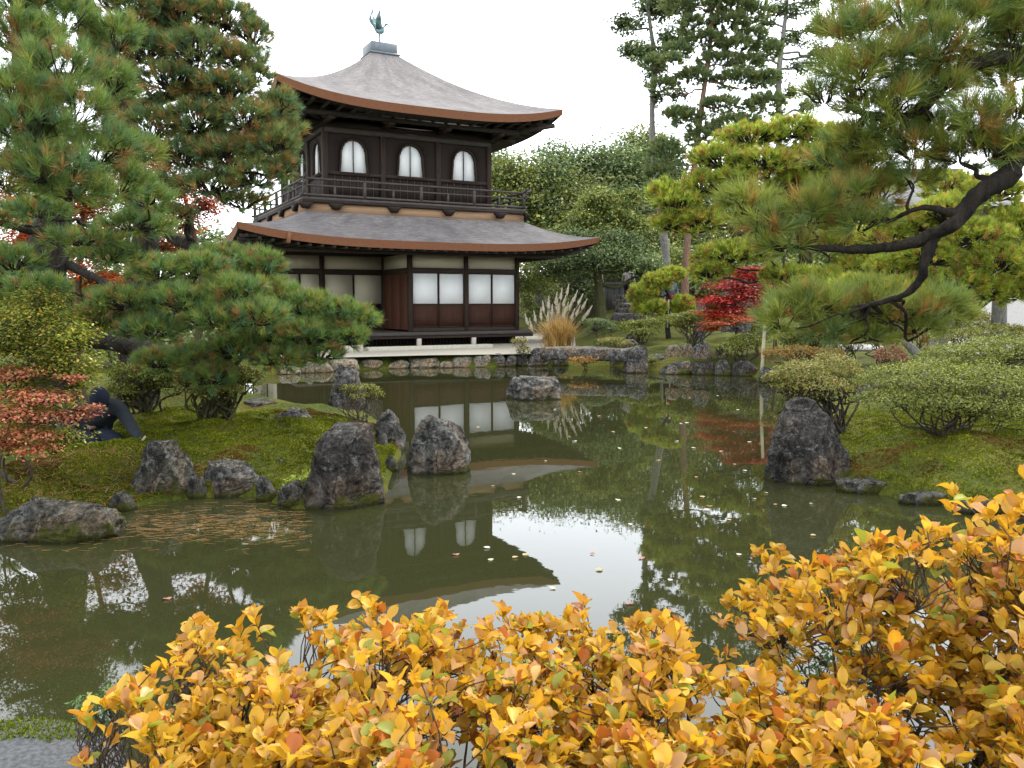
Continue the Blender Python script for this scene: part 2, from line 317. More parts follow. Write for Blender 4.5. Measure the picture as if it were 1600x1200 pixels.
gx = axis_pts(-90, 90, -6.5, 6.5, 0.10, 1.10); gy = axis_pts(-8, 120, 2.2, 11.5, 0.10, 1.045)
GX, GY = np.meshgrid(gx, gy); GZ = ground_h(GX, GY)
nx, ny = len(gx), len(gy); ii = (np.arange(ny - 1)[:, None] * nx + np.arange(nx - 1)[None]).ravel()
GF = np.stack([ii, ii + 1, ii + nx + 1, ii + nx], 1)
tag(obj('ground', np_mesh('ground', np.stack([GX.ravel(), GY.ravel(), GZ.ravel()], 1), GF, M['moss_ground'], smooth=True)), kind='structure')
# far sheet out to the horizon
far = MB().add([[-900, -900, -0.9], [900, -900, -0.9], [900, 900, -0.9], [-900, 900, -0.9]], [[0, 1, 2, 3]]).build('ground_far', M['moss_ground'])
tag(far, kind='structure')
wp = np.array([[-9, 2], [10, 2], [10, 24], [-9, 24]]); wv = np.c_[wp, np.zeros(4)]
tag(obj('pond_water', np_mesh('pond_water', wv, np.array([[0, 1, 2, 3]]), M['water'])), kind='structure')
# ------------------------------------------------------------------ rocks
def rock_mesh(prof, size_d, seed, ex=2.7, nr=34, na=52, rough=0.11, cuts=10):
    """prof: (z, xl, xr) in metres bottom to top"""
    rr = np.random.default_rng(seed); prof = np.array(prof, float); z0, z1 = prof[0, 0], prof[-1, 0]
    s = np.linspace(0, 1, nr); zz = z0 + (z1 - z0) * (1 - (1 - s)**1.35)
    xl = np.interp(zz, prof[:, 0], prof[:, 1]); xr = np.interp(zz, prof[:, 0], prof[:, 2])
    ang = np.arange(na) / na * 2 * math.pi; c, sn = np.cos(ang), np.sin(ang)
    cx = np.sign(c) * np.abs(c)**(2 / ex); cy = np.sign(sn) * np.abs(sn)**(2 / ex)
    W = (prof[:, 2] - prof[:, 1]).max(); mid = (xl + xr) / 2; hw = (xr - xl) / 2
    dep = size_d * (0.35 + 0.65 * hw / (hw.max() + 1e-9))
    X = mid[:, None] + hw[:, None] * cx; Y = dep[:, None] * cy / 2 * 1.0; Z = np.repeat(zz[:, None], na, 1)
    V = np.stack([X, Y, Z], -1).reshape(-1, 3)
    top = np.array([[mid[-1], 0, z1]]); V = np.vstack([V, top])
    ctr = np.array([mid.mean(), 0, (z0 + z1) / 2])
    for k in range(cuts):                              # broken facets
        d = rr.normal(size=3); d[2] = abs(d[2]) * 0.6; d /= np.linalg.norm(d); q = (V - ctr) @ d; lim = q.max() * rr.uniform(0.70, 0.93)
        over = q > lim; V[over] -= (q[over] - lim)[:, None] * d * 0.92
    H = max(W, z1 - z0); q = V / H
    nd = V - ctr; nd = nrm(nd)
    V = V + nd * ((fbm(q * 3.0 + seed, seed, 4) * rough * 1.3 + np.abs(fbm(q * 7 + seed * 2, seed + 5, 3)) * -rough * 0.8 + fbm(q * 15 + seed, seed + 9, 3) * rough * 0.55) * H * 0.8)[:, None]
    for ax, lo_, hi_ in ((0, prof[:, 1].min(), prof[:, 2].max()), (2, z0, z1)):        # facets must not shrink the outline
        a_, b_ = V[:, ax].min(), V[:, ax].max(); V[:, ax] = lo_ + (V[:, ax] - a_) / (b_ - a_) * (hi_ - lo_)
    rg = V[:-1].reshape(nr, na, 3); zz2 = rg[:, :, 2].mean(1); tl = np.interp(zz2, prof[:, 0], prof[:, 1]); tr = np.interp(zz2, prof[:, 0], prof[:, 2])
    for r_i in range(nr):                                # keep the silhouette close to the outline rows
        a_, b_ = rg[r_i, :, 0].min(), rg[r_i, :, 0].max()
        if b_ - a_ > 1e-4: rg[r_i, :, 0] = .35 * rg[r_i, :, 0] + .65 * (tl[r_i] + (rg[r_i, :, 0] - a_) / (b_ - a_) * (tr[r_i] - tl[r_i]))
    V[:-1] = rg.reshape(-1, 3)
    i = (np.arange(nr - 1)[:, None] * na); j = np.arange(na)[None]; j2 = (j + 1) % na
    F4 = np.stack([i + j, i + j2, i + na + j2, i + na + j], -1).reshape(-1, 4); a = (nr - 1) * na; e = len(V) - 1
    F3 = np.array([[a + k, a + (k + 1) % na, e] for k in range(na)]); return V, F4, F3
def rock(name, label, prof_px, zbase, mat, seed, dr=0.85, group=None, yb=None, dback=0.0, cat='rock', lo=False, **kw):
    """outline rows (y, xl, xr) in photo pixels, bottom row stands at level zbase"""
    y0 = yb or prof_px[0][0]; xm = (prof_px[0][1] + prof_px[0][2]) / 2
    g = G(xm, y0, zbase); sc = g[1] / FPX * 1.0; W = (prof_px[0][2] - prof_px[0][1]) * sc
    d = g[1] + W * dr * 0.42 + dback; cx = P(xm, y0, d)[0]
    pr = []
    for (y, a, b) in prof_px:
        A, B = P(a, y, d), P(b, y, d); pr.append((A[2], A[0] - cx, B[0] - cx))
    zb = pr[0][0]; pr = [(z, a, b) for z, a, b in pr]
    pr.insert(0, (min(zb, zbase) - 0.16, pr[0][1] * 0.95, pr[0][2] * 0.95)); z0 = pr[0][0]
    if lo: kw.update(nr=13, na=20)
    V, F4, F3 = rock_mesh([(z - zbase, a, b) for z, a, b in pr], W * dr, seed, **kw)
    o = obj(name, np_mesh(name, V, [F4, F3], M[mat], smooth=True), loc=(cx, d, zbase)); tag(o, label, cat, group); return o
def simple_prof(xl, xr, yt, yb, style='block'):
    w_ = xr - xl; h = yb - yt
    t = {'block': [(0, 0, 1), (.45, .01, .99), (.8, .06, .95), (.95, .14, .86), (1, .3, .7)], 'peak': [(0, 0, 1), (.35, .05, .96), (.65, .2, .86), (.88, .36, .68), (1, .46, .58)],
         'round': [(0, .02, .98), (.3, 0, 1), (.6, .07, .93), (.85, .22, .8), (1, .4, .62)], 'slab': [(0, 0.02, 1), (.6, 0, .99), (.9, .03, .97), (1, .12, .9)],
         'leanr': [(0, 0, .95), (.4, .1, 1), (.75, .3, .98), (1, .55, .85)], 'leanl': [(0, .05, 1), (.4, 0, .92), (.75, .04, .7), (1, .18, .45)]}[style]
    return [(yb - f * h, xl + a * w_, xl + b * w_) for f, a, b in t]
rock('rock', 'large dark grey boulder with yellow green moss round its foot', [(795, 457, 606), (765, 474, 603), (735, 486, 598), (705, 492, 590), (685, 503, 586), (668, 513, 583), (659, 538, 579)], 0, 'rock_dark', 3, 0.8)
rock('rock', 'blunt grey boulder standing in the water beside the dark mossy one', [(741, 634, 734), (720, 636, 736), (695, 641, 734), (675, 648, 729), (658, 662, 716), (648, 676, 700)], 0, 'rock_grey', 8, 0.85)
rock('rock', 'tall dark boulder with pale broken top at the foot of the mossy bank', [(757, 1192, 1322), (735, 1194, 1326), (705, 1199, 1322), (678, 1206, 1308), (655, 1211, 1296), (640, 1222, 1284), (628, 1240, 1276), (620, 1256, 1270)], 0, 'rock_dark', 21, 0.8)
rock('rock', 'slim upright rock standing behind the little bonsai shrub', [(648, 512, 578), (625, 516, 570), (600, 521, 565), (582, 527, 562), (572, 533, 556), (568, 540, 552)], 0, 'rock_grey', 33, 0.7)
rock('rock', 'leaning grey rock between the moss and the blunt boulder', [(700, 590, 634), (680, 588, 632), (660, 586, 622), (645, 592, 612), (640, 598, 608)], 0.05, 'rock_grey', 41, 0.9)
rock('rock', 'squat rock under the gardener\'s gloved hand', [(782, 198, 308), (755, 207, 306), (725, 214, 298), (703, 221, 287), (690, 232, 281), (685, 246, 274)], 0, 'rock_mossy', 55, 0.8)
rock('rock', 'low pale topped block next to the squat rock by the gardener', simple_prof(310, 405, 719, 776, 'block'), 0, 'rock_grey', 62, 0.7)
rock('rock', 'tilted angular rock lying on the moss under the azaleas', [(686, 424, 488), (668, 421, 496), (652, 430, 495), (642, 448, 480), (637, 456, 472)], 0.22, 'rock_grey', 71, 0.8)
rock('rock', 'long flat mossy stone behind the tilted rock on the moss', simple_prof(380, 462, 624, 644, 'slab'), 0.2, 'rock_mossy', 74, 0.8)
rock('stone', 'small white stone lying beside the tilted rock', simple_prof(485, 503, 672, 688, 'peak'), 0.25, 'rock_pale', 77, 0.9, cat='stone', lo=True)
rock('stone', 'small dark stone wedged between the squat rock and the low block', simple_prof(292, 322, 742, 780, 'round'), 0, 'rock_mossy', 501, .8, cat='stone', lo=True)
rock('stone', 'mossy stone at the water beside the low pale topped block', simple_prof(398, 436, 744, 784, 'leanl'), 0, 'rock_mossy', 502, .8, cat='stone', lo=True)
rock('stone', 'rounded mossy stone against the left foot of the large dark boulder', simple_prof(432, 476, 750, 794, 'round'), 0, 'rock_mossy', 503, .8, cat='stone', lo=True)
rock('stone', 'low wet stone between the broad low rock and the squat rock', simple_prof(172, 212, 768, 800, 'round'), 0, 'rock_mossy', 504, .8, cat='stone', lo=True)
rock('rock', 'flat dark rock between the low block and the mossy boulder', simple_prof(425, 482, 714, 746, 'slab'), 0.08, 'rock_grey', 81, 0.7)
rock('rock', 'low rock ledge behind the large dark boulder', simple_prof(478, 530, 688, 725, 'leanr'), 0.15, 'rock_grey', 85, 0.7, lo=True)
rock('stone', 'small stone on the moss between the upright and leaning rocks', simple_prof(536, 568, 659, 676, 'round'), 0.24, 'rock_grey', 87, 0.8, cat='stone', lo=True)
rock('stone', 'small wet stone at the gap between the two big boulders', simple_prof(596, 622, 710, 738, 'peak'), 0, 'rock_mossy', 88, 0.8, cat='stone', lo=True)
rock('stone', 'wedge stone leaning on the leaning grey rock', simple_prof(585, 606, 676, 700, 'leanr'), 0.1, 'rock_grey', 89, 0.8, cat='stone', lo=True)
rock('rock', 'broad low rock with grass and pine straw over its top', [(846, -30, 190), (820, -30, 194), (800, 10, 192), (786, 40, 180), (775, 80, 140)], 0, 'rock_mossy', 91, 0.45)
rock('rock', 'flat topped grey rock standing alone in open water', [(626, 789, 877), (610, 790, 876), (598, 797, 872), (590, 808, 868), (587, 828, 864)], 0, 'rock_grey', 97, 0.75)
# low stone edging under the mossy bank by the tall boulder
for k, (a, b, yt, yb) in enumerate([(1308, 1412, 748, 772), (1400, 1502, 766, 790), (1490, 1600, 778, 804), (1590, 1720, 786, 818)]):
    rock('edging_stone', 'thin flat edging stone along the foot of the mossy bank', simple_prof(a, b, yt, yb, 'slab'), 0, 'rock_mossy', 110 + k, 0.35, 'flat edging stones under the moss bank', cat='stone', lo=True)
# shore stones below the pavilion
lst = [(432, 472, 568, 585, 'round'), (470, 492, 563, 583, 'peak'), (488, 522, 565, 582, 'round'), (513, 562, 560, 580, 'block'), (556, 606, 561, 577, 'slab'), (600, 640, 562, 576, 'leanr'), (632, 690, 557, 575, 'block'),
       (684, 708, 564, 575, 'round'), (703, 741, 556, 574, 'block'), (738, 768, 554, 574, 'block'), (766, 792, 552, 573, 'round'), (786, 808, 554, 573, 'leanr'), (806, 828, 551, 572, 'round')]
for k, (a, b, yt, yb, s) in enumerate(lst):
    rock('shore_stone', 'pale worn stone in the pond edging in front of the pavilion', simple_prof(a, b, yt, yb, s), 0, 'rock_pale' if k < 10 else 'rock_grey', 130 + k, 0.8, 'edging stones before the pavilion', cat='stone', lo=True)
rock('rock', 'leaning streaked grey rock at the left end of the stone bridge', [(572, 820, 858), (560, 824, 858), (550, 829, 853), (543, 836, 848)], 0, 'rock_grey', 151, 0.8)
rock('rock', 'upright square rock at the right end of the stone bridge', [(583, 973, 1012), (568, 975, 1012), (552, 979, 1012), (545, 985, 1011), (539, 999, 1009)], 0, 'rock_grey', 157, 0.8)
lst = [(1010, 1050, 553, 577, 'block'), (1028, 1082, 563, 585, 'leanr'), (1080, 1118, 565, 586, 'block'), (1116, 1142, 562, 587, 'round'), (1142, 1186, 563, 588, 'round'), (1184, 1216, 572, 598, 'round')]
for k, (a, b, yt, yb, s) in enumerate(lst):
    rock('shore_stone', 'dark rounded stone edging the moss bank right of the stone bridge', simple_prof(a, b, yt, yb, s), 0, 'rock_mossy' if k % 2 else 'rock_dark', 170 + k, 0.8, 'edging stones right of the bridge', cat='stone', lo=True)
lst = [(1040, 1064, 538, 549, 'round', 'rock_pale'), (1064, 1084, 538, 548, 'round', 'rock_pale'), (1082, 1112, 532, 551, 'peak', 'rock_grey'), (1118, 1138, 536, 550, 'round', 'rock_grey')]
for k, (a, b, yt, yb, s, mm) in enumerate(lst):
    rock('stone', 'small grey stone set in the moss above the bank edging', simple_prof(a, b, yt, yb, s), 0.55, mm, 190 + k, 0.8, 'stones set in the moss beyond the bridge', cat='stone', lo=True)
rock('stone', 'dark round stone lying on a block behind the bridge', simple_prof(977, 1000, 518, 532, 'round'), 0.62, 'rock_dark', 196, 0.8, cat='stone', lo=True)
rock('stone', 'square pale block behind the stone bridge', simple_prof(974, 997, 530, 546, 'block'), 0.45, 'rock_grey', 197, 0.8, cat='stone', lo=True)
rock('stone', 'pale square stone block behind the yellowing azalea', simple_prof(1336, 1372, 586, 624, 'block'), .36, 'rock_pale', 199, .8, cat='stone', lo=True)
rock('stone', 'dark pointed stone beside the pale square block', simple_prof(1346, 1384, 572, 612, 'peak'), .36, 'rock_dark', 198, .8, cat='stone', lo=True, dback=.7)
# dark hollows under the bridge: small stones in the inlet
for k, (a, b, yt, yb) in enumerate([(862, 890, 556, 574), (925, 955, 558, 572), (950, 975, 560, 574)]):
    rock('shore_stone', 'dark wet stone in the shade under the stone bridge', simple_prof(a, b, yt, yb, 'round'), 0, 'rock_dark', 205 + k, 0.8, 'stones under the bridge', cat='stone', lo=True, dback=0.5)
# stone slab bridge
b0, b1 = P(854, 551, 22.3), P(986, 553, 21.6)
mbx = MB(); L = np.linalg.norm((b1 - b0)[:2]); nb = 26
s_ = np.linspace(0, 1, nb); sec = [(-.50, -.17), (-.55, -.12), (-.56, .10), (-.50, .15), (.50, .15), (.5, -.17)]
V = np.array([[L * a + 0.03 * math.sin(k * 5.1) * (a in (0, 1)), y, z] for a in s_ for k, (y, z) in enumerate(sec)])
V += np.stack([fbm(V * 2.3 + 3, 41, 4) * 0.05, fbm(V * 3.1, 43, 4) * 0.08, fbm(V * 1.6 + 9, 47, 4) * 0.06], 1)
i = np.arange(nb - 1)[:, None] * 6; j = np.arange(6)[None]; F4 = np.stack([i + j, i + (j + 1) % 6, i + 6 + (j + 1) % 6, i + 6 + j], -1).reshape(-1, 4)
V = np.vstack([V, V[:6].mean(0), V[-6:].mean(0)]); F3 = [[len(V) - 2, (k + 1) % 6, k] for k in range(6)] + [[len(V) - 1, (nb - 1) * 6 + k, (nb - 1) * 6 + (k + 1) % 6] for k in range(6)]
br = mbx.add(V, F4, F3).build('stone_bridge', M['rock_grey']); br.location = (b0[0], b0[1], b0[2]); br.rotation_euler = (0, 0, math.atan2(b1[1] - b0[1], b1[0] - b0[0]))
tag(br, 'long grey stone slab bridge beside the pampas grass', 'bridge')
# near stone slab with moss, at the photographer's feet
V, F4, F3 = rock_mesh([(-.35, -.95, .62), (0, -.95, .6), (.10, -.93, .56), (.15, -.86, .48), (.165, -.3, .2)], 0.62, 301, ex=3.2, nr=14, na=40, rough=0.03, cuts=2)
sl = obj('stone_slab', np_mesh('stone_slab', V, [F4, F3], M['granite_grey'], smooth=True), loc=(-1.98, 2.80, 0.05)); tag(sl, 'flat grey stone slab with moss at the near pond edge', 'slab')
# ------------------------------------------------------------------ the pavilion (local x along the front, y into depth)
PAV = empty('pavilion', (-5.87, 26.547, 0), math.radians(90 - 62.01))
tag(PAV, 'two storey dark wooden pavilion with bark roofs beyond the pond', 'pavilion')
def pbox(name, a, b, mat, parent=PAV, bevel=0.008): return MB().box(a, b).build(name, M[mat], parent, bevel=bevel)
UW = 5.78                                           # upper storey is square
L0, L1, LD = -1.0, 6.88, 7.0                         # lower storey
# --- roofs
def roof(name, x0, x1, y0, y1, ix0, ix1, iy0, iy1, ze, zt, lift, thick, prof_c, nt_=18, ns=48):
    """eave rectangle -> inner rectangle; concave slopes, corners swept up"""
    cor_o = [(x0, y0), (x1, y0), (x1, y1), (x0, y1)]; cor_i = [(ix0, iy0), (ix1, iy0), (ix1, iy1), (ix0, iy1)]
    V, UV, F = [], [], []; EV, EUV, EF = [], [], []; SV, SF = [], []
    for k in range(4):
        a, b = np.array(cor_o[k]), np.array(cor_o[(k + 1) % 4]); c, d = np.array(cor_i[k]), np.array(cor_i[(k + 1) % 4])
        base = len(V); Ls = np.linalg.norm(b - a); Lt = np.linalg.norm(c - a) * 0.75
        for i in range(ns + 1):
            s = i / ns; e = abs(2 * s - 1); up = lift * e**3.2; bow = 0.10 * (1 - e**2)      # eaves bow inwards in plan
            nrm_in = np.array([-(b - a)[1], (b - a)[0]]) / Ls
            for j in range(nt_ + 1):
                tt = j / nt_; o = a + (b - a) * s + nrm_in * bow; q = c + (d - c) * s; xy = o + (q - o) * tt
                z = ze + up * (1 - tt)**2.2 + (zt - ze) * ((1 - prof_c) * tt + prof_c * tt * tt)
                V.append((*xy, z)); UV.append((s * Ls, tt * Lt))
        for i in range(ns):
            for j in range(nt_):
                p = base + i * (nt_ + 1) + j; F.append((p, p + nt_ + 1, p + nt_ + 2, p + 1))
        eb = len(EV); sb = len(SV)
        for i in range(ns + 1):
            s = i / ns; top = np.array(V[base + i * (nt_ + 1)]); e = abs(2 * s - 1); nin = np.array([-(b - a)[1], (b - a)[0], 0]) / Ls
            th = thick * (1 - 0.25 * e**6)
            for jj in range(4):
                f = jj / 3; EV.append(top + np.array([0, 0, -th * f]) + nin * (0.16 * f * th)); EUV.append((s * Ls, f * th))
            lo = top + np.array([0, 0, -th]) + nin * 0.16 * th
            inner = np.array([*(c + (d - c) * s), 0]); ins = lo + (np.array([inner[0], inner[1], lo[2]]) - lo) * 0.92
            SV += [lo + np.array([0, 0, .003]), ins + np.array([0, 0, 0.16])]
        for i in range(ns):
            for jj in range(3):
                p = eb + i * 4 + jj; EF.append((p, p + 1, p + 5, p + 4))
            p = sb + i * 2; SF.append((p, p + 1, p + 3, p + 2))
    r_ = obj(name, np_mesh(name, V, np.array(F), M['shingle'], smooth=True, uv=UV), PAV)
    obj('eave_edge', np_mesh('eave_edge', EV, np.array(EF), M['eave_edge'], smooth=True, uv=EUV), r_)
    obj('soffit', np_mesh('soffit', SV, np.array(SF), M['eave_wood']), r_); return r_
HO = 1.82
r_up = roof('upper_roof', -HO, UW + HO, -HO, UW + HO, 2.89 - .5, 2.89 + .5, 2.89 - .5, 2.89 + .5, 7.78, 10.42, 0.42, 0.25, 0.40)
r_lo = roof('lower_roof', -3.05, 8.97, -2.05, 9.05, -0.82, 6.62, -0.82, 6.62, 3.66, 4.56, 0.36, 0.24, 0.25, nt_=12)
# --- finial: copper box and phoenix
fb = MB().box((2.89 - .56, 2.89 - .56, 10.40), (2.89 + .56, 2.89 + .56, 10.47)).box((2.89 - .48, 2.89 - .48, 10.47), (2.89 + .48, 2.89 + .48, 10.82)).build('roof_box', M['bronze_dark'], r_up, bevel=0.02)
ph = MB(); cx = cy = 2.89
V, F4, F3 = tube(catmull([(0.22, 0, 11.55), (.14, 0, 11.46), (0.08, 0, 11.34), (-0.06, 0, 11.30), (-0.2, 0, 11.44)], 5), np.interp(np.linspace(0, 1, 21), [0, .2, .5, .8, 1], [.025, .035, .10, .08, .03]), 8)
ph.add(V + [cx, cy, 0], F4, F3); ph.tube([(cx + .2, cy, 11.55), (cx + .27, cy, 11.60), (cx + .34, cy, 11.57)], [.04, .045, .006], 8)
for s in (-1, 1):
    ph.tube([(cx, cy + s * .05, 10.82), (cx, cy + s * .05, 11.28)], .018, 6)
    w0 = np.array([(cx + .08, cy + s * .06, 11.38), (cx - .02, cy + s * .20, 11.62), (cx - .10, cy + s * .34, 11.92), (cx - .2, cy + s * .22, 11.66), (cx - .14, cy + s * .06, 11.34)])
    o_ = np.array([0.02, 0, 0]); ph.add(np.vstack([w0 + o_, w0 - o_]), [[0, 1, 6, 5], [1, 2, 7, 6], [2, 3, 8, 7], [3, 4, 9, 8], [4, 0, 5, 9]], [[0, 3, 1], [1, 3, 2], [0, 4, 3], [5, 6, 8], [6, 7, 8], [5, 8, 9]])
for k in range(4): ph.tube(catmull([(cx - .18, cy, 11.42), (cx - .34, cy + (k - 1.5) * .06, 11.7), (cx - .30 + .05 * k, cy + (k - 1.5) * .12, 12.02)], 5), np.linspace(.035, .012, 11), 6)
phx = ph.build('phoenix', M['bronze'], r_up, smooth=True)
# --- upper storey walls: planked bays with bell-shaped windows
PT = 0.17; bay = UW / 3
half = [(0.44, 0), (0.425, .14), (0.408, .3), (0.395, .46), (0.388, .60), (0.383, .66), (0.352, .70), (0.345, .76), (0.30, .82), (0.285, .87), (0.20, .93), (0.16, .965), (0.07, .985), (0, 1.02)]
arch = [(-a, z) for a, z in half] + [(a, z) for a, z in reversed(half[:-1])]     # left foot -> top -> right foot
def bell_panel(xc, w_, z0, z1, zs):       # panel x in [xc-w/2, xc+w/2], hole = arch with its sill at zs
    A = np.array(arch); A = np.c_[A[:, 0] + xc, A[:, 1] + zs]; n = len(A); O = []
    per = [(xc - w_/2, zs), (xc - w_/2, z1), (xc + w_/2, z1), (xc + w_/2, zs)]; Ls = [z1 - zs, w_, z1 - zs]; tot = sum(Ls)
    for i in range(n):
        q = i / (n - 1) * tot; k = 0
        while k < 2 and q > Ls[k]: q -= Ls[k]; k += 1
        a, b = np.array(per[k]), np.array(per[k + 1]); O.append(a + (b - a) * min(1, q / Ls[k]))
    O = np.array(O); V = [(x, 0.0, z) for x, z in A] + [(x, 0.0, z) for x, z in O] + [(x, 0.05, z) for x, z in A]
    F = [(i, i + 1, n + i + 1, n + i) for i in range(n - 1)] + [(i + 1, i, 2 * n + i, 2 * n + i + 1) for i in range(n - 1)]
    return np.array(V), np.array(F), A
def side_tf(side):                        # local frames of the four upper walls
    return {0: (Matrix.Translation((0, 0, 0))), 1: Matrix.Translation((0, UW, 0)) @ Matrix.Rotation(-math.pi / 2, 4, 'Z'),
            2: Matrix.Translation((UW, UW, 0)) @ Matrix.Rotation(math.pi, 4, 'Z'), 3: Matrix.Translation((UW, 0, 0)) @ Matrix.Rotation(math.pi / 2, 4, 'Z')}[side]
win_cache = {}
def place(o, mtx): o.matrix_local = mtx @ o.matrix_local; return o
def mk(name, key, fn, mat, parent, mtx, bevel=0):
    if key not in win_cache: mb = fn(); F = ([np.concatenate(mb.F4)] if mb.F4 else []) + ([np.concatenate(mb.F3)] if mb.F3 else []); win_cache[key] = np_mesh(name, np.concatenate(mb.V), F, M[mat])
    o = obj(name, win_cache[key], parent); o.matrix_local = mtx
    if bevel: m_ = o.modifiers.new('bevel', 'BEVEL'); m_.width = bevel; m_.segments = 1
    return o
ZS = 5.90
def f_wall():
    V, F, A = bell_panel(0, bay - PT, ZS - .02, 7.12, ZS); return MB().add(V, F)
def f_frame():                             # raised rim around the bell window
    A = np.array(arch); n = len(A); mb = MB(); c = np.array([0, .4]); D = nrm(A - c); O = A + D * 0.055; O[0, 1] = O[-1, 1] = 0
    V = [(x, -.045, z + ZS) for x, z in A] + [(x, -.045, z + ZS) for x, z in O] + [(x, 0.02, z + ZS) for x, z in O] + [(x, .06, z + ZS) for x, z in A]
    F = [(i, n + i, n + i + 1, i + 1) for i in range(n - 1)] + [(n + i, 2*n + i, 2*n + i + 1, n + i + 1) for i in range(n - 1)] + [(i + 1, 3*n + i + 1, 3*n + i, i) for i in range(n - 1)]
    mb.add(V, F); mb.box((-.52, -.06, ZS - .07), (.52, .04, ZS + .0)); return mb
def f_paper(): return MB().box((-.46, .05, ZS - .03), (-.006, .062, 6.96))
def f_mull(): return MB().box((-.009, .03, ZS - .02), (.009, .07, 6.95))
def f_plank(): return MB().box((-.125, -.012, 5.0), (.125, .04, 5.82))
def f_batten(): return MB().box((-.012, -.022, 5.0), (.012, -.003, 5.80))
for side in range(4):
    T = side_tf(side)
    for k in range(3):
        Tk = T @ Matrix.Translation((bay * (k + .5), 0.03, 0))
        wl = mk('wall_panel', 'wall', f_wall, 'black_wood', PAV, Tk)
        wi = mk('bell_window', 'frame', f_frame, 'dark_wood', PAV, Tk)
        mk('paper_pane', 'paper', f_paper, 'paper', wi, Matrix.Identity(4)); mk('paper_pane', 'paper', f_paper, 'paper', wi, Matrix.Translation((.466, 0, 0))); mk('mullion', 'mull', f_mull, 'black_wood', wi, Matrix.Identity(4))
        for q in range(7): mk('plank', 'plank', f_plank, 'black_wood' if q % 3 else 'black_wood', PAV, Tk @ Matrix.Translation(((q - 3) * .2515, 0.004 * (q % 2), 0)))
        for q in range(6): mk('batten', 'batten', f_batten, 'grey_wood', PAV, Tk @ Matrix.Translation(((q - 2.5) * .2515, 0, 0)))
    for k in range(3): mk('pillar', 'pillar', lambda: MB().box((-PT/2, -.05, 4.9), (PT/2, .12, 7.25)), 'dark_wood', PAV, T @ Matrix.Translation((bay * k + (0.035 if k == 0 else 0), 0, 0)), 0.01)
    mk('lintel_beam', 'lintel', lambda: MB().box((.02, -.075, 7.08), (UW - .02, .1, 7.24)), 'grey_wood', PAV, T)
    mk('sill_beam', 'sillb', lambda: MB().box((.09, -.03, 5.795), (UW - .09, .08, 5.90)), 'dark_wood_h', PAV, T)
    mk('wall_plate', 'plate', lambda: MB().box((-.1, -.14, 7.24), (UW + .1, .14, 7.42)), 'black_wood', PAV, T)
    # eaves of the upper roof: rafters and the purlin they rest on
    mk('eave_purlin', 'purl', lambda: MB().box((-.72, -.80, 7.44), (UW + .72, -.62, 7.58)), 'eave_wood', PAV, T)
    for q in range(21):
        x = -HO + .25 + q * (UW + 2 * HO - .5) / 20; e = abs(2 * (x + HO) / (UW + 2 * HO) - 1)
        mk('rafter', 'raft', lambda: MB().box((-.05, -HO + .22, -.03), (.05, .05, .07), rot=(-.05, 0, 0)), 'eave_wood', PAV, T @ Matrix.Translation((x, 0, 7.56 + .36 * e**4)))
    for q in range(4): mk('bracket_arm', 'barm', lambda: MB().box((-.07, -.95, 7.30), (.07, .05, 7.43)).box((-.22, -.70, 7.38), (.22, -.58, 7.45)), 'dark_wood', PAV, T @ Matrix.Translation((bay * q, 0, 0.0)))
    Th = T @ Matrix.Translation((0, 0, 0)) @ Matrix.Rotation(math.pi / 4, 4, 'Z')
    mk('hip_rafter', 'hipr', lambda: MB().box((-2.30, -.07, 7.50), (.1, .07, 7.62), rot=(0, .10, 0)), 'eave_wood', PAV, Th)
MB().box((.05, .09, 4.9), (UW - .05, UW - .09, 5.0)).build('upper_floor', M['black_wood'], PAV)
MB().box((.12, .12, 5.0), (UW - .12, UW - .12, 7.2)).build('inner_core', M['black_wood'], PAV)
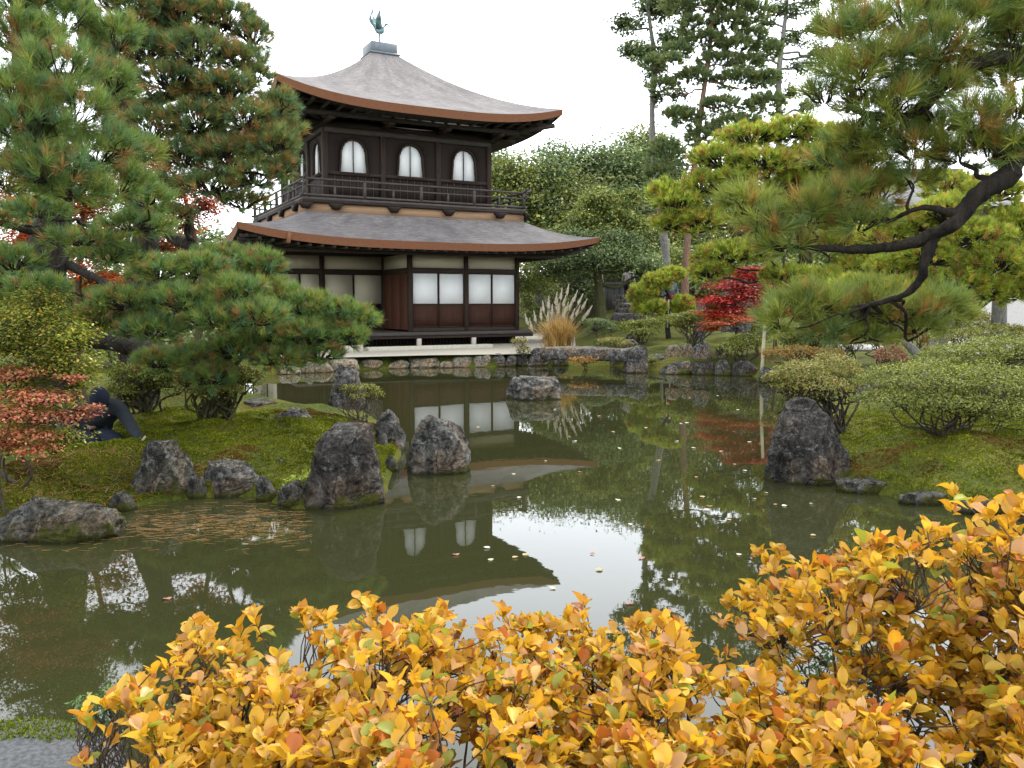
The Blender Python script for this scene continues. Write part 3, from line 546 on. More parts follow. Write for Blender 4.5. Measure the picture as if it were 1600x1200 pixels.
# --- balcony
BO = 0.92
mbf = MB(); mbf.box((-BO, -BO, 4.86), (UW + BO, 0.05, 4.95)).box((-BO, UW - .05, 4.861), (UW + BO, UW + BO, 4.951)).box((-BO, .05, 4.862), (.05, UW - .05, 4.952)).box((UW - .05, .05, 4.862), (UW + BO, UW - .05, 4.952)); mbf.build('balcony_floor', M['grey_wood'], PAV)
for side in range(4):
    T = side_tf(side)
    mk('balcony_beam', 'bbeam', lambda: MB().box((-BO - .03, -BO - .02, 4.78), (UW + BO + .0, -BO + .1, 4.855)), 'black_wood', PAV, T)
    mk('skirt_board', 'skirt', lambda: MB().box((-.86, -.86, 4.46), (UW + .80, -.82, 4.82)), 'tan_wood', PAV, T)
    for z, r, ext, nm in ((5.50, .035, .30, 'top_rail'), (5.30, .028, .20, 'middle_rail'), (5.02, .04, .12, 'bottom_rail')):
        def fr(z=z, r=r, ext=ext):
            a, b = -BO + .06, UW + BO - .06; up = .10 if z > 5.1 else 0
            pts = [(a - ext, -BO + .06, z + up), (a - ext * .4, -BO + .06, z + up * .3), (a, -BO + .06, z)] + [(x, -BO + .06, z) for x in np.linspace(a, b, 6)[1:-1]] + [(b, -BO + .06, z), (b + ext * .4, -BO + .06, z + up * .3), (b + ext, -BO + .06, z + up)]
            return MB().tube(pts, r, 8)
        mk(nm, nm, fr, 'grey_wood', PAV, T)
    for q in range(5): mk('rail_post', 'rpost' + str(q % 4 == 0), (lambda q=q: MB().box((-.045, -BO + .015, 4.95), (.045, -BO + .105, 5.47 if q % 4 else 5.56))), 'grey_wood', PAV, T @ Matrix.Translation((-BO + .06 + q * (UW + 2 * BO - .12) / 4 + (0.004 if q == 0 else -0.004 if q == 4 else 0), 0, 0)))
    for q in range(4): mk('rail_strut', 'rstrut', lambda: MB().box((-.03, -BO + .03, 4.95), (.03, -BO + .09, 5.29)), 'grey_wood', PAV, T @ Matrix.Translation((-BO + .06 + (q + .5) * (UW + 2 * BO - .12) / 4, 0, 0)))
    def fbr():                               # carved cloud bracket
        mb = MB(); ol = [(-.21, 0), (.21, 0), (.20, -.07), (.15, -.10), (.12, -.17), (.05, -.19), (0, -.16), (-.05, -.19), (-.12, -.17), (-.15, -.10), (-.20, -.07)]; n = len(ol)
        V = [(x, -.07, z) for x, z in ol] + [(x, .05, z) for x, z in ol]; mb.add(V + [(0, -.07, -.06), (0, .05, -.06)], [(i, i + n, (i + 1) % n + n, (i + 1) % n) for i in range(n)], [(2*n, i, (i + 1) % n) for i in range(n)] + [(2*n + 1, (i + 1) % n + n, i + n) for i in range(n)]); return mb
    for x in (-.85, 0.08, 1.95, 3.83, 5.70): mk('bracket', 'cbr', fbr, 'black_wood', PAV, T @ Matrix.Translation((x, -BO - .0, 4.785)))
# --- lower storey
FL = 0.80
pbox('veranda_floor', (L0 - .15, -.55, .70), (L1 + .45, LD, FL), 'grey_wood'); pbox('veranda_beam', (L0 - .1, -.50, .60), (L1 + .35, -.38, .698), 'dark_wood_h')
pbox('veranda_beam', (L0 - .08, -.36, .56), (L0 + .06, LD, .697), 'dark_wood_h')
for k, x in enumerate((-1.02, .92, 2.92, 4.92, 6.95)): mk('veranda_post', 'vpost', lambda: MB().box((-.07, -.52, .25), (.07, -.38, .60)), 'pale_wood', PAV, Matrix.Translation((x, 0, 0)), .006)
lat = MB()
for k in range(66): lat.box((L0 + k * .12, .12, .28), (L0 + k * .12 + .05, .16, .66))
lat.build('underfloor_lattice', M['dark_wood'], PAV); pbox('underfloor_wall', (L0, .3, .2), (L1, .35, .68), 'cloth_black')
def post(x, y, z0=.80, z1=3.46, s=.15): return mk('post', 'post%.2f%.2f' % (z0, s), lambda: MB().box((-s/2, -s/2, z0), (s/2, s/2, z1)), 'dark_wood', PAV, Matrix.Translation((x, y, 0)), .008)
for x in (2.80, 4.84, L1 - .05): post(x, 0)
RB = 2.6
for x in (L0 + .0, 0.55, 2.80): post(x, RB)
for y in (4.3, 6.9): post(L0, y); post(L1 - .05, y)
post(L1 - .05, 2.2)
# front right bays
pbox('sill', (2.80 + .075, -.06, .80), (L1 - .125, .06, .93), 'dark_wood_h'); pbox('head_beam', (2.80 + .075, -.07, 2.77), (L1 - .125, .07, 2.94), 'dark_wood_h')
pbox('top_plate', (2.72, -.09, 3.40), (L1 + .05, .09, 3.55), 'dark_wood_h')
for a, b in ((2.875, 4.765), (4.915, L1 - .125)): pbox('plaster_panel', (a, -.02, 2.943), (b, .03, 3.397), 'plaster', bevel=0)
def f_shoji(w_):
    def f(): return MB().box((-w_/2, -.018, 1.74), (w_/2, -.004, 2.765))
    return f
def shoji(x, y, w_, T=None, paper='paper', z_low=.93, panel='door_wood'):
    T0 = Matrix.Translation((x, y, 0)) if T is None else T
    key = 'sh%.2f' % w_
    d = mk('shoji_door', key + 'f', lambda: MB().box((-w_/2, -.02, .935), (-w_/2 + .03, .02, 2.768)).box((w_/2 - .03, -.02, .935), (w_/2, .02, 2.768)).box((-w_/2 + .03, -.02, .935), (w_/2 - .03, .02, .98)).box((-w_/2 + .03, -.02, 1.70), (w_/2 - .03, .02, 1.745)).box((-w_/2 + .03, -.02, 2.75), (w_/2 - .03, .02, 2.767)), 'dark_wood', PAV, T0)
    mk('paper_sheet', key + paper, lambda: MB().box((-w_/2 + .031, -.010, 1.746), (w_/2 - .031, .006, 2.749)), paper, d, Matrix.Identity(4))
    mk('wood_panel', key + panel, lambda: MB().box((-w_/2 + .031, -.008, .981), (w_/2 - .031, .01, 1.699)), panel, d, Matrix.Identity(4))
    def ribs():
        mb = MB()
        for z in (1.12, 1.20, 1.42, 1.50): mb.box((-w_/2 + .03, -.024, z), (w_/2 - .03, -.012, z + .014))
        for q in range(9): mb.box((-w_/2 + .06 + q * (w_ - .12) / 8 - .006, -.018, .99), (-w_/2 + .06 + q * (w_ - .12) / 8 + .006, -.009, 1.69))
        return mb
    mk('panel_ribs', key + 'r', ribs, 'red_wood', d, Matrix.Identity(4)); return d
ws = (4.765 - 2.875) / 2
for k in range(2): shoji(2.875 + ws * (k + .5), -.012 * (k % 2) + .0, ws - .004)
ws2 = (L1 - .125 - 4.915) / 2
for k in range(2): shoji(4.915 + ws2 * (k + .5), -.012 * (k % 2) + .0, ws2 - .004)
# recess: side wall of plank doors, back wall of paper screens
for k in range(3): pbox('plank_door', (2.76 - .02 * (k % 2), .08 + k * .815, .86), (2.80, .08 + (k + 1) * .815 - .012, 2.76), 'red_wood')
pbox('head_beam', (2.735, .076, 2.77), (2.865, RB - .076, 2.938), 'dark_wood_h'); pbox('plaster_panel', (2.78, .076, 2.941), (2.82, RB - .076, 3.40), 'plaster', bevel=0)
pbox('sill', (L0 + .075, RB - .06, .80), (2.724, RB + .06, .93), 'dark_wood_h'); pbox('head_beam', (L0 + .075, RB - .07, 2.77), (2.724, RB + .07, 2.94), 'dark_wood_h')
pbox('top_plate', (L0 - .08, RB - .09, 3.40), (2.72, RB + .09, 3.55), 'dark_wood_h')
for a, b in ((L0 + .075, .475), (.625, 2.724)): pbox('plaster_panel', (a, RB - .02, 2.943), (b, RB + .03, 3.397), 'plaster', bevel=0)
wb = (2.724 - .625) / 2
for k in range(2): shoji(.625 + wb * (k + .5), RB - .012 * k, wb - .004, paper='beige_paper', panel='black_wood')
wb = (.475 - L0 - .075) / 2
for k in range(2): shoji(L0 + .075 + wb * (k + .5), RB - .012 * k, wb - .004, paper='beige_paper', panel='black_wood')
pbox('recess_ceiling', (L0 - .1, -.1, 3.56), (L1 + .1, LD, 3.60), 'eave_wood')
# eave beam across the open recess
pbox('eave_beam', (L0 - .1, -.07, 3.42), (2.715, .07, 3.55), 'dark_wood_h')
# left flank, back and right flank
for nm, a, b in (('flank_wall', (L0 - .03, RB + .09, .8), (L0 + .03, LD, 3.5)), ('flank_wall', (L1 - .08, .09, .8), (L1 - .02, LD, 3.5)), ('back_wall', (L0, LD, .8), (L1, LD + .06, 3.5))): pbox(nm, a, b, 'plaster', bevel=0)
for k in range(4): pbox('flank_door', (L0 - .055, RB + .12 + k * 1.05, .85), (L0 - .032, RB + .12 + k * 1.05 + 1.03, 2.75), 'beige_paper')
# lower eaves: rafters on all four sides, purlin
for k in range(33):
    x = -2.75 + k * 11.4 / 32; e = abs(2 * (x + 3.05) / 12.02 - 1)
    mk('rafter', 'raftlo', lambda: MB().box((-.04, -1.88, -.02), (.04, .1, .07), rot=(.035, 0, 0)), 'eave_wood', PAV, Matrix.Translation((x, 0, 3.42 + .32 * e**4)))
for k in range(28):
    y = -1.75 + k * 10.4 / 27; e = abs(2 * (y + 2.05) / 11.1 - 1)
    mk('rafter', 'raftll', lambda: MB().box((-1.88, -.04, -.02), (.1, .04, .07), rot=(0, -.035, 0)), 'eave_wood', PAV, Matrix.Translation((L0 - .05, y, 3.42 + .32 * e**4)))
    mk('rafter', 'raftlr', lambda: MB().box((-.1, -.04, -.02), (1.95, .04, .07), rot=(0, .035, 0)), 'eave_wood', PAV, Matrix.Translation((L1, y, 3.42 + .32 * e**4)))
pbox('eave_purlin', (-2.0, -1.05, 3.30), (L1 + 1.0, -.93, 3.40), 'dark_wood_h')
# caps where the lower eave is jointed near its corners
for x, z in ((-1.62, 3.74),):
    MB().box((x - .05, -2.07, z - .27), (x + .05, -1.80, z + .03), rot=(0, .12, 0)).build('eave_cap', M['eave_edge'], r_lo, bevel=.02)
# --- granite kerb block and gravel court before the pavilion
kb = MB().box((0.60, -2.35, .10), (4.72, -1.95, .45)).build('granite_kerb', M['granite'], bevel=.015); kb.matrix_world = PAV.matrix_basis @ kb.matrix_basis
tag(kb, 'long pale granite kerb block in front of the pavilion veranda', 'stone block')
kb2 = MB().box((-1.9, -2.2, .15), (0.45, -1.8, .50)).box((-2.4, -1.2, .2), (-.9, -.8, .55)).build('granite_step', M['granite'], bevel=.015); kb2.matrix_world = PAV.matrix_basis @ kb2.matrix_basis
tag(kb2, 'pale granite step stones beside the pavilion under the pine', 'step')
gq = [P(380, 570, 21.8), P(850, 566, 23.1), P(930, 540, 26)]
gv = np.array([[-7.6, 21.9, 0], [-4.6, 21.9, 0], [-2.2, 22.9, 0], [0.3, 23.35, 0], [1.3, 23.8, 0], [2.0, 26, 0], [3.0, 40, 0], [-12, 40, 0], [-9, 24, 0]]); gv[:, 2] = .345
tag(obj('gravel_court', np_mesh('gravel_court', gv, np.array([list(range(9))]), M['gravel'])), kind='structure')
# ------------------------------------------------------------------ foliage builders
def pick(pal, n):
    c = np.array([p[0] for p in pal], float); wt = np.array([p[1] for p in pal], float); wt /= wt.sum()
    k = RNG.choice(len(pal), n, p=wt); return c[k] * RNG.uniform(0.78, 1.22, (n, 1))
def needles(tp, ax, per, ln, wd, cols, spread=1.15, droop=0.0):
    """one thin tapering triangle per needle; tp/ax (k,3) tufts"""
    k = len(tp); n = k * per; base = np.repeat(tp, per, 0); A = np.repeat(ax, per, 0)
    D = nrm(A + spread * rnd_dir(n) * RNG.uniform(0.15, 1, (n, 1))); L = ln * RNG.uniform(0.65, 1.1, (n, 1))
    base = base + D * ln * RNG.uniform(0, 0.12, (n, 1)) - A * ln * RNG.uniform(0, 0.45, (n, 1)); S = nrm(np.cross(D, rnd_dir(n))) * wd / 2
    tip = base + D * L; tip[:, 2] -= droop * L[:, 0]
    V = np.stack([base - S, base + S, tip], 1).reshape(-1, 3); F = np.arange(n * 3).reshape(-1, 3)
    c = np.repeat(cols, per, 0) * RNG.uniform(0.7, 1.3, (n, 1)); return V, F, np.repeat(c, 3, 0)
def leaves(pt, nr_, size, cols, aspect=0.5, jit=1.0):
    """diamond leaves: 4 vertices each, folded on the midrib"""
    n = len(pt); nn = nrm(nr_ + rnd_dir(n) * jit); t = nrm(np.cross(nn, rnd_dir(n))); bt = np.cross(nn, t)
    s = size * RNG.uniform(0.6, 1.3, (n, 1)); mid = pt + t * s * .45
    V = np.stack([pt, mid + bt * s * aspect / 2 + nn * s * .08, pt + t * s, mid - bt * s * aspect / 2 + nn * s * .08], 1).reshape(-1, 3)
    return V, np.arange(n * 4).reshape(-1, 4), np.repeat(cols, 4, 0)
def wander(a, b, k=5, amp=0.12, sag=0.0, st=4):
    a, b = np.array(a), np.array(b); L = np.linalg.norm(b - a); t = np.linspace(0, 1, k); p = a + (b - a) * t[:, None]
    j = RNG.normal(size=(k, 3)) * amp * L * np.sin(t * math.pi)[:, None]; p = p + j; p[:, 2] -= sag * L * np.sin(t * math.pi); return catmull(p, st)
def nearest_on(poly, q, low=0.0):
    d = np.linalg.norm(poly - q, axis=1) + low * np.clip(poly[:, 2] - q[2], 0, None); return int(np.argmin(d))
PINE_G = [((0.115, 0.190, 0.050), 5), ((0.145, 0.215, 0.045), 4), ((0.088, 0.165, 0.068), 2.2), ((0.24, 0.150, 0.050), 1.8), ((0.19, 0.215, 0.042), 3)]
PINE_BROWN = [((0.115, 0.170, 0.052), 4), ((0.175, 0.190, 0.050), 3.5), ((0.26, 0.160, 0.048), 2.2), ((0.090, 0.155, 0.070), 2)]
PINE_Y = [((0.30, 0.34, 0.040), 5), ((0.22, 0.29, 0.040), 4), ((0.36, 0.31, 0.045), 2), ((0.28, 0.16, 0.04), 0.9)]
PINE_FAR = [((0.13, 0.175, 0.060), 4), ((0.17, 0.20, 0.065), 4), ((0.095, 0.145, 0.060), 3)]
EVER = [((0.050, 0.085, 0.030), 4), ((0.090, 0.130, 0.042), 4), ((0.145, 0.180, 0.065), 3), ((0.21, 0.23, 0.09), 1.2)]
EVER_L = [((0.105, 0.145, 0.032), 4), ((0.19, 0.215, 0.045), 4), ((0.27, 0.265, 0.06), 2), ((0.07, 0.105, 0.03), 2)]
AZAL = [((0.085, 0.110, 0.012), 4), ((0.145, 0.165, 0.020), 4), ((0.21, 0.215, 0.035), 3), ((0.05, 0.068, 0.012), 2)]
AZAL_Y = [((0.172, 0.161, 0.029), 4), ((0.115, 0.138, 0.025), 4), ((0.253, 0.149, 0.040), 2), ((0.218, 0.218, 0.057), 2)]
REDM = [((0.42, 0.022, 0.018), 5), ((0.30, 0.014, 0.014), 3), ((0.50, 0.055, 0.022), 2)]
ORANGEM = [((0.42, 0.085, 0.025), 4), ((0.36, 0.045, 0.022), 4), ((0.30, 0.13, 0.02), 2)]
def plant_root(name, label, cat, group, base): return tag(empty(name, tuple(base)), label, cat, group)
def rel(V, root): return np.asarray(V) - np.array(root.location)
def trunk_part(root, poly, r0, r1, mat, name='trunk', n=10, gnarl=0.0, flare=0.35):
    pp = catmull(poly, 9); k = len(pp); t = np.linspace(0, 1, k); rad = r0 + (r1 - r0) * t + r0 * flare * np.exp(-t * 14)
    V, F4, F3 = tube(pp, rad, n)
    if gnarl:
        c = np.repeat(pp, n, 0); d = V[:-2] - c; f = 1 + gnarl * (fbm(V[:-2] * (0.8 / r0), 5, 3) + .6 * fbm(V[:-2] * (2.4 / r0), 6, 2))[:, None]; V[:-2] = c + d * f
    MB().add(rel(V, root), F4, F3).build(name, M[mat], root, smooth=True); return pp, rad
def needle_pad(root, ctr, rad, d, pal, ln, per, dens, wdpx=0.55, upb=0.6, twigs=True, name='needle_pad'):
    px = 1300 / d; area = math.pi * rad[0] * rad[2] * px * px; rt = ln * px; k = max(10, int(dens * area / (rt * rt)))
    v = rnd_dir(k); v[:, 2] = np.where(RNG.random(k) < 0.55, np.abs(v[:, 2]), v[:, 2]); r_ = RNG.uniform(0.35, 1.0, (k, 1))**0.6
    q = v * r_ * np.array(rad); q *= (1 + 0.28 * fbm(v * 2.1 + ctr, 3, 2))[:, None]
    tp = ctr + q; ax = nrm(v * 0.75 + np.array([0, 0, upb]) + rnd_dir(k) * 0.35)
    cols = pick(pal, k); V, F, C = needles(tp, ax, per, ln, max(0.0022, wdpx * d / 832), cols)
    o = obj(name, np_mesh(name, rel(V, root), F, M['needle'], C), root); tag(o, kind='stuff')
    if twigs:
        mb = MB(); sel = RNG.choice(k, min(k, max(5, k // 5)), replace=False); st = ctr - np.array([0, 0, rad[2] * 0.55])
        for s in sel:
            a = st + (tp[s] - st) * np.array([.25, .25, .1]); mb.tube(rel(wander(a, tp[s], 4, 0.07, 0, 2), root), np.linspace(0.0055, 0.002, 7) * max(1, d / 5), 3, cap=False)
        mb.build('twigs', M['bark_pine'], root)['kind'] = 'stuff'
    return o
def pine(name, label, group, trunk, r0, r1, pads, pal, ln=0.10, per=34, dens=3.0, mat='bark_pine', gnarl=0.25, limbs=(), limb_r=0.05, base=None, cat='pine tree', wdpx=0.55, depth=0.9, twigs=True, upb=0.6, br_amp=0.10):
    """trunk/limbs in world points; pads = (px, py, d, rx_px, ry_px[, palette])"""
    root = plant_root(name, label, cat, group, base if base is not None else trunk[0])
    sk, skr = trunk_part(root, trunk, r0, r1, mat, gnarl=gnarl); S, R = [sk], [skr]
    for lm in limbs:
        pp, rr = trunk_part(root, lm[0], lm[1], lm[2], mat, 'limb', 12, gnarl, 0.1); S.append(pp); R.append(rr)
    SK = np.concatenate(S); SR = np.concatenate(R)
    for pd in pads:
        x, y, d, rx, ry = pd[:5]; pl = pd[5] if len(pd) > 5 else pal
        c = P(x, y, d); m = d / 1300; rad = (rx * m, rx * m * depth, ry * m)
        i = nearest_on(SK, c, 0.6); a = SK[i]; e = c - np.array([0, 0, rad[2] * .45]); L = np.linalg.norm(e - a)
        if L > 0.08:
            rr = min(SR[i] * .75, limb_r * (0.5 + 0.18 * L)); pt = wander(a, e, 6, br_amp * min(1, 1.2 / L), 0.05)
            V, F4, F3 = tube(pt, np.linspace(rr, rr * .3, len(pt)), 7); MB().add(rel(V, root), F4, F3).build('branch', M[mat], root, smooth=True)
        needle_pad(root, c, rad, d, pl, ln, per, dens, wdpx, upb, twigs)
    return root
def crown_tree(name, label, group, base, top_px, r0, clumps, pal, leaf, n, mat='bark_grey', cat='tree', trunk=None, flat=0.0, sub=9, mats='leaf', aspect=0.5, limb=True):
    """broadleaf tree; clumps = (px, py, d, rx_px, ry_px)"""
    root = plant_root(name, label, cat, group, base)
    if trunk is None: trunk = [np.array(base), np.array(base) * .5 + np.array(top_px) * .5 + RNG.normal(size=3) * .15, np.array(top_px)]
    sk, skr = trunk_part(root, trunk, r0, r0 * .35, mat, gnarl=0.15)
    VV, FF, CC, nv = [], [], [], 0; tot = sum(c[3] * c[4] for c in clumps); lm = MB()
    for (x, y, d, rx, ry) in clumps:
        c = P(x, y, d); m = d / 1300; rad = np.array([rx * m, rx * m * .85, ry * m]); k = max(3, int(sub))
        v = rnd_dir(k); v[:, 2] = np.where(v[:, 2] < -0.35, -v[:, 2], v[:, 2]); cc = c + v * rad * RNG.uniform(.35, .95, (k, 1))
        nl = max(20, int(n * rx * ry / tot / k)); tint = RNG.uniform(.7, 1.25)
        for q in range(k):
            dd = RNG.normal(size=(nl, 3)) * rad * np.array([.30, .30, .26]); pt = cc[q] + dd
            cl = pick(pal, nl) * RNG.uniform(.65, 1.35) * tint; out = nrm(pt - c) * .5 + np.array([0, 0, .8 + flat])
            V, F, C = leaves(pt, out, leaf, cl, aspect, 0.9 - 0.5 * flat); VV.append(V); FF.append(F + nv); CC.append(C); nv += len(V)
        if limb:
            i = nearest_on(sk, c, .8); pt = wander(sk[i], c, 5, .10); lm.tube(rel(pt, root), np.linspace(skr[i] * .5, .012 * d / 10, len(pt)), 6) if d > 42 else MB().tube(rel(pt, root), np.linspace(skr[i] * .5, .012 * d / 10, len(pt)), 6).build('limb', M[mat], root, smooth=True)
            for q in range(0, k, 2): lm.tube(rel(wander(c - (c - sk[i]) * .25, cc[q], 4, .1, 0, 2), root), np.linspace(.012 * d / 12, .006 * d / 12, 7), 3, cap=False)
    o = obj('crown', np_mesh('crown', rel(np.concatenate(VV), root), np.concatenate(FF), M[mats], np.concatenate(CC)), root); tag(o, kind='stuff')
    if lm.V: lm.build('twigs', M[mat], root, smooth=True)['kind'] = 'stuff'
    return root
def azalea(name, label, group, base, pads, pal, leaf=0.03, n=5000, stems=5, mat='stem', cat='shrub', stem_r=0.018, shell=0.55, aspect=0.55):
    """clipped shrub: thin leafy shells on crooked stems"""
    root = plant_root(name, label, cat, group, base); VV, FF, CC, nv = [], [], [], 0; tot = sum(c[3] * c[4] for c in pads); mb = MB(); base = np.array(base, float)
    for (x, y, d, rx, ry) in pads:
        c = P(x, y, d); m = d / 1300; rad = np.array([rx * m, rx * m * .8, ry * m]); nl = int(n * rx * ry / tot)
        v = rnd_dir(nl); v[:, 2] = np.where(RNG.random(nl) < .75, np.abs(v[:, 2]), v[:, 2]); bumpy = 1 + .42 * fbm(v * 3.2 + c, 9, 3)
        pt = c + v * rad * (RNG.uniform(shell, 1, (nl, 1))**.5) * bumpy[:, None]; cl = pick(pal, nl)
        V, F, C = leaves(pt, v * .6 + np.array([0, 0, .7]), leaf, cl, aspect, .9); VV.append(V); FF.append(F + nv); CC.append(C); nv += len(V)
        for q in range(max(2, int(stems * rx * ry / tot * len(pads)))):
            v1 = rnd_dir(1)[0]; v1[2] = abs(v1[2]) * .3; e = c + v1 * rad * .75; a = base + np.array([RNG.normal() * .05, RNG.normal() * .05, -.03]); pt = wander(a, e, 6, .13, -.05, 3)
            mb.tube(rel(pt, root), np.linspace(stem_r, stem_r * .35, len(pt)), 5)
            for z in range(3): s0 = pt[int(len(pt) * RNG.uniform(.45, .8))]; mb.tube(rel(wander(s0, c + rnd_dir(1)[0] * rad * .8, 4, .12, 0, 2), root), np.linspace(stem_r * .5, stem_r * .2, 7), 4, cap=False)
    mb.build('stems', M[mat], root, smooth=True)['kind'] = 'stuff'
    o = obj('leafage', np_mesh('leafage', rel(np.concatenate(VV), root), np.concatenate(FF), M['leaf'], np.concatenate(CC)), root); tag(o, kind='stuff'); return root
def gpx(x, y, d): q = P(x, y, d); q[2] = gz(q[0], q[1]) - 0.05; return q      # foot on the ground under a pixel column
# ------------------------------------------------------------------ far wood
far_trees = [(770, 268, 46, 40, 38), (800, 292, 44, 48, 52), (848, 300, 45, 58, 62), (884, 262, 48, 48, 40), (905, 330, 43, 62, 60), (946, 268, 47, 46, 46), (985, 285, 46, 50, 55), (1008, 238, 50, 46, 42), (1048, 285, 48, 50, 56),
             (1000, 350, 43, 58, 52), (1075, 350, 45, 52, 60), (1130, 300, 47, 56, 66), (1190, 330, 46, 56, 70), (1250, 300, 48, 60, 70), (1320, 330, 47, 64, 66), (1390, 370, 46, 64, 64), (1460, 390, 48, 66, 60), (1540, 370, 47, 70, 66), (1620, 380, 46, 72, 70), (1730, 360, 48, 80, 80)]
def flab(x):
    for lim, lb in ((780, 'small round evergreen just beyond the upper storey wall'), (830, 'round evergreen tree rising over the balcony corner'), (870, 'broad evergreen behind the right end of the lower roof'), (895, 'tall evergreen rounding up above the lower roof tip'), (920, 'evergreen right behind the olive green tree'), (970, 'evergreen standing above and behind the olive green tree'), (1060, 'evergreen behind the pale bare trunk'), (1100, 'evergreen behind the red barked pine trunk'), (1350, 'evergreen behind the golden pine over the red maple')):
        if x < lim: return lb
    return 'evergreen behind the heavy bough of the near pine'
for k, (x, y, d, rx, ry) in enumerate(far_trees):
    b = gpx(x, y, d); crown_tree('evergreen_tree', flab(x), 'evergreens on the wooded hill', b, P(x, y, d), 0.28,
        [(x, y, d, rx, ry), (x - rx * .35, y + ry * .75, d - .8, rx * .8, ry * .7), (x + rx * .4, y + ry * .9, d - .5, rx * .8, ry * .8)], (EVER, EVER_L, EVER)[k % 3], 0.21, 8600, sub=30)
for k, (x, y, d, rx, ry) in enumerate([(-150, 330, 40, 90, 120), (60, 330, 42, 80, 90), (200, 360, 43, 80, 70), (320, 395, 44, 70, 45), (-300, 300, 38, 100, 130)]):
    b = gpx(x, y, d); crown_tree('evergreen_tree', 'dark evergreen seen through the big pines beside the pavilion', 'evergreens behind the big pines', b, P(x, y, d), 0.28, [(x, y, d, rx, ry), (x + 20, y + ry * .8, d - .7, rx, ry * .7)], EVER, 0.24, 4500, sub=18)
for k, (x, y, d, rx, ry) in enumerate([(835, 425, 39, 46, 34), (905, 440, 40, 50, 36), (975, 400, 41, 50, 40), (1050, 420, 40, 50, 44), (1110, 430, 39, 50, 44), (1180, 440, 39, 55, 40), (1250, 445, 38, 55, 40), (1330, 455, 38, 60, 40), (1410, 460, 37, 60, 42), (1490, 460, 37, 60, 42), (1570, 450, 37, 60, 46), (1650, 450, 36, 60, 50), (1290, 400, 41, 60, 40), (1370, 410, 41, 60, 44), (1530, 410, 41, 60, 44), (1090, 385, 42, 50, 40), (1240, 385, 42, 55, 44)]):
    crown_tree('hillside_bush', ('bush at the foot of the hill behind the pavilion corner' if x < 870 else 'bush behind the mossy trunked tree' if x < 1000 else 'bush behind the small staked pine' if x < 1080 else 'bush on the slope behind the red maple' if x < 1270 else 'dense bush on the slope behind the near pine bough'), 'bushes at the foot of the hill', gpx(x, y, d), P(x, y, d), 0.08, [(x, y, d, rx, ry), (x + rx * .3, y + ry * .7, d - .6, rx * .8, ry * .6), (x - rx * .4, y + ry * .6, d - .6, rx * .7, ry * .6)], (EVER_L if k % 3 == 0 else EVER), 0.16, 4400, sub=18, limb=False, cat='bush')
# tall trees against the sky
crown_tree('tall_tree', 'tall thin tree with a pale bare trunk beside the red pine', None, gpx(1043, 440, 37), None, .19, [(985, 45, 37, 26, 22), (1000, 85, 37, 26, 24), (1040, 20, 37, 30, 22), (1052, 70, 37, 26, 30), (1010, 15, 37, 24, 20), (985, 80, 37, 16, 14), (1030, 110, 37, 20, 22), (1025, 160, 37, 12, 14), (1060, 150, 37, 14, 14), (1000, -30, 37, 40, 26)],
    EVER, .17, 9000, trunk=[gpx(1043, 440, 37), P(1040, 400, 37), P(1031, 320, 37), P(1021, 240, 37), P(1019, 165, 37), P(1024, 100, 37), P(1016, 40, 37), P(1008, -40, 37)], sub=9)
pine('red_pine', 'tall red barked pine among the thin trees behind the garden', None, [gpx(1070, 445, 35), P(1072, 405, 35), P(1078, 330, 35), P(1088, 235, 35), P(1098, 155, 35), P(1107, 90, 35), P(1112, 30, 35), P(1110, -40, 35)], .15, .07,
    [(1035, 135, 35, 26, 13), (1058, 82, 35, 26, 14), (1085, 122, 35, 30, 15), (1100, 65, 35, 34, 15), (1140, 40, 35, 36, 18), (1150, 75, 35, 34, 15), (1118, 95, 35, 30, 12), (1080, 40, 35, 26, 14), (1050, 95, 34, 18, 10), (1175, 58, 35, 26, 14), (1195, 165, 35, 34, 20), (1150, 195, 35, 40, 16), (1040, 240, 34, 30, 24), (1030, 275, 34, 26, 22), (1075, 185, 35, 30, 14), (1100, 215, 35, 30, 18), (1110, 5, 35, 50, 18), (1060, 10, 35, 30, 14), (1165, 100, 35, 26, 14), (1180, 20, 35, 30, 14), (1150, 125, 35, 34, 16), (1125, 165, 35, 34, 14), (1060, 180, 35, 26, 14), (1195, 125, 35, 28, 14), (1020, 100, 35, 22, 12), (1140, 10, 35, 40, 16), (1200, 80, 35, 26, 14), (1170, 215, 35, 34, 14)],
    PINE_FAR, ln=.24, per=26, dens=6.5, mat='bark_red', limb_r=.05, wdpx=.9, twigs=False)
crown_tree('tall_tree', 'tall open crowned tree with forked grey limbs behind the golden pine', None, gpx(1215, 400, 41), None, .20, [(1190, 40, 41, 18, 14), (1215, 20, 41, 20, 12), (1245, 22, 41, 22, 14), (1272, 48, 41, 18, 16), (1280, 85, 41, 20, 16), (1245, 65, 41, 20, 16), (1205, 75, 41, 18, 14), (1180, 95, 41, 16, 16), (1250, 105, 41, 20, 14), (1300, 88, 41, 14, 12), (1235, 150, 41, 16, 14), (1262, 172, 41, 16, 14), (1200, 130, 41, 22, 18), (1225, -10, 41, 30, 16), (1270, 5, 41, 20, 12)],
    EVER, .17, 7500, trunk=[gpx(1215, 400, 41), P(1216, 300, 41), P(1217, 190, 41), P(1217, 115, 41), P(1222, 70, 41), P(1228, 20, 41), P(1232, -30, 41)], sub=7)
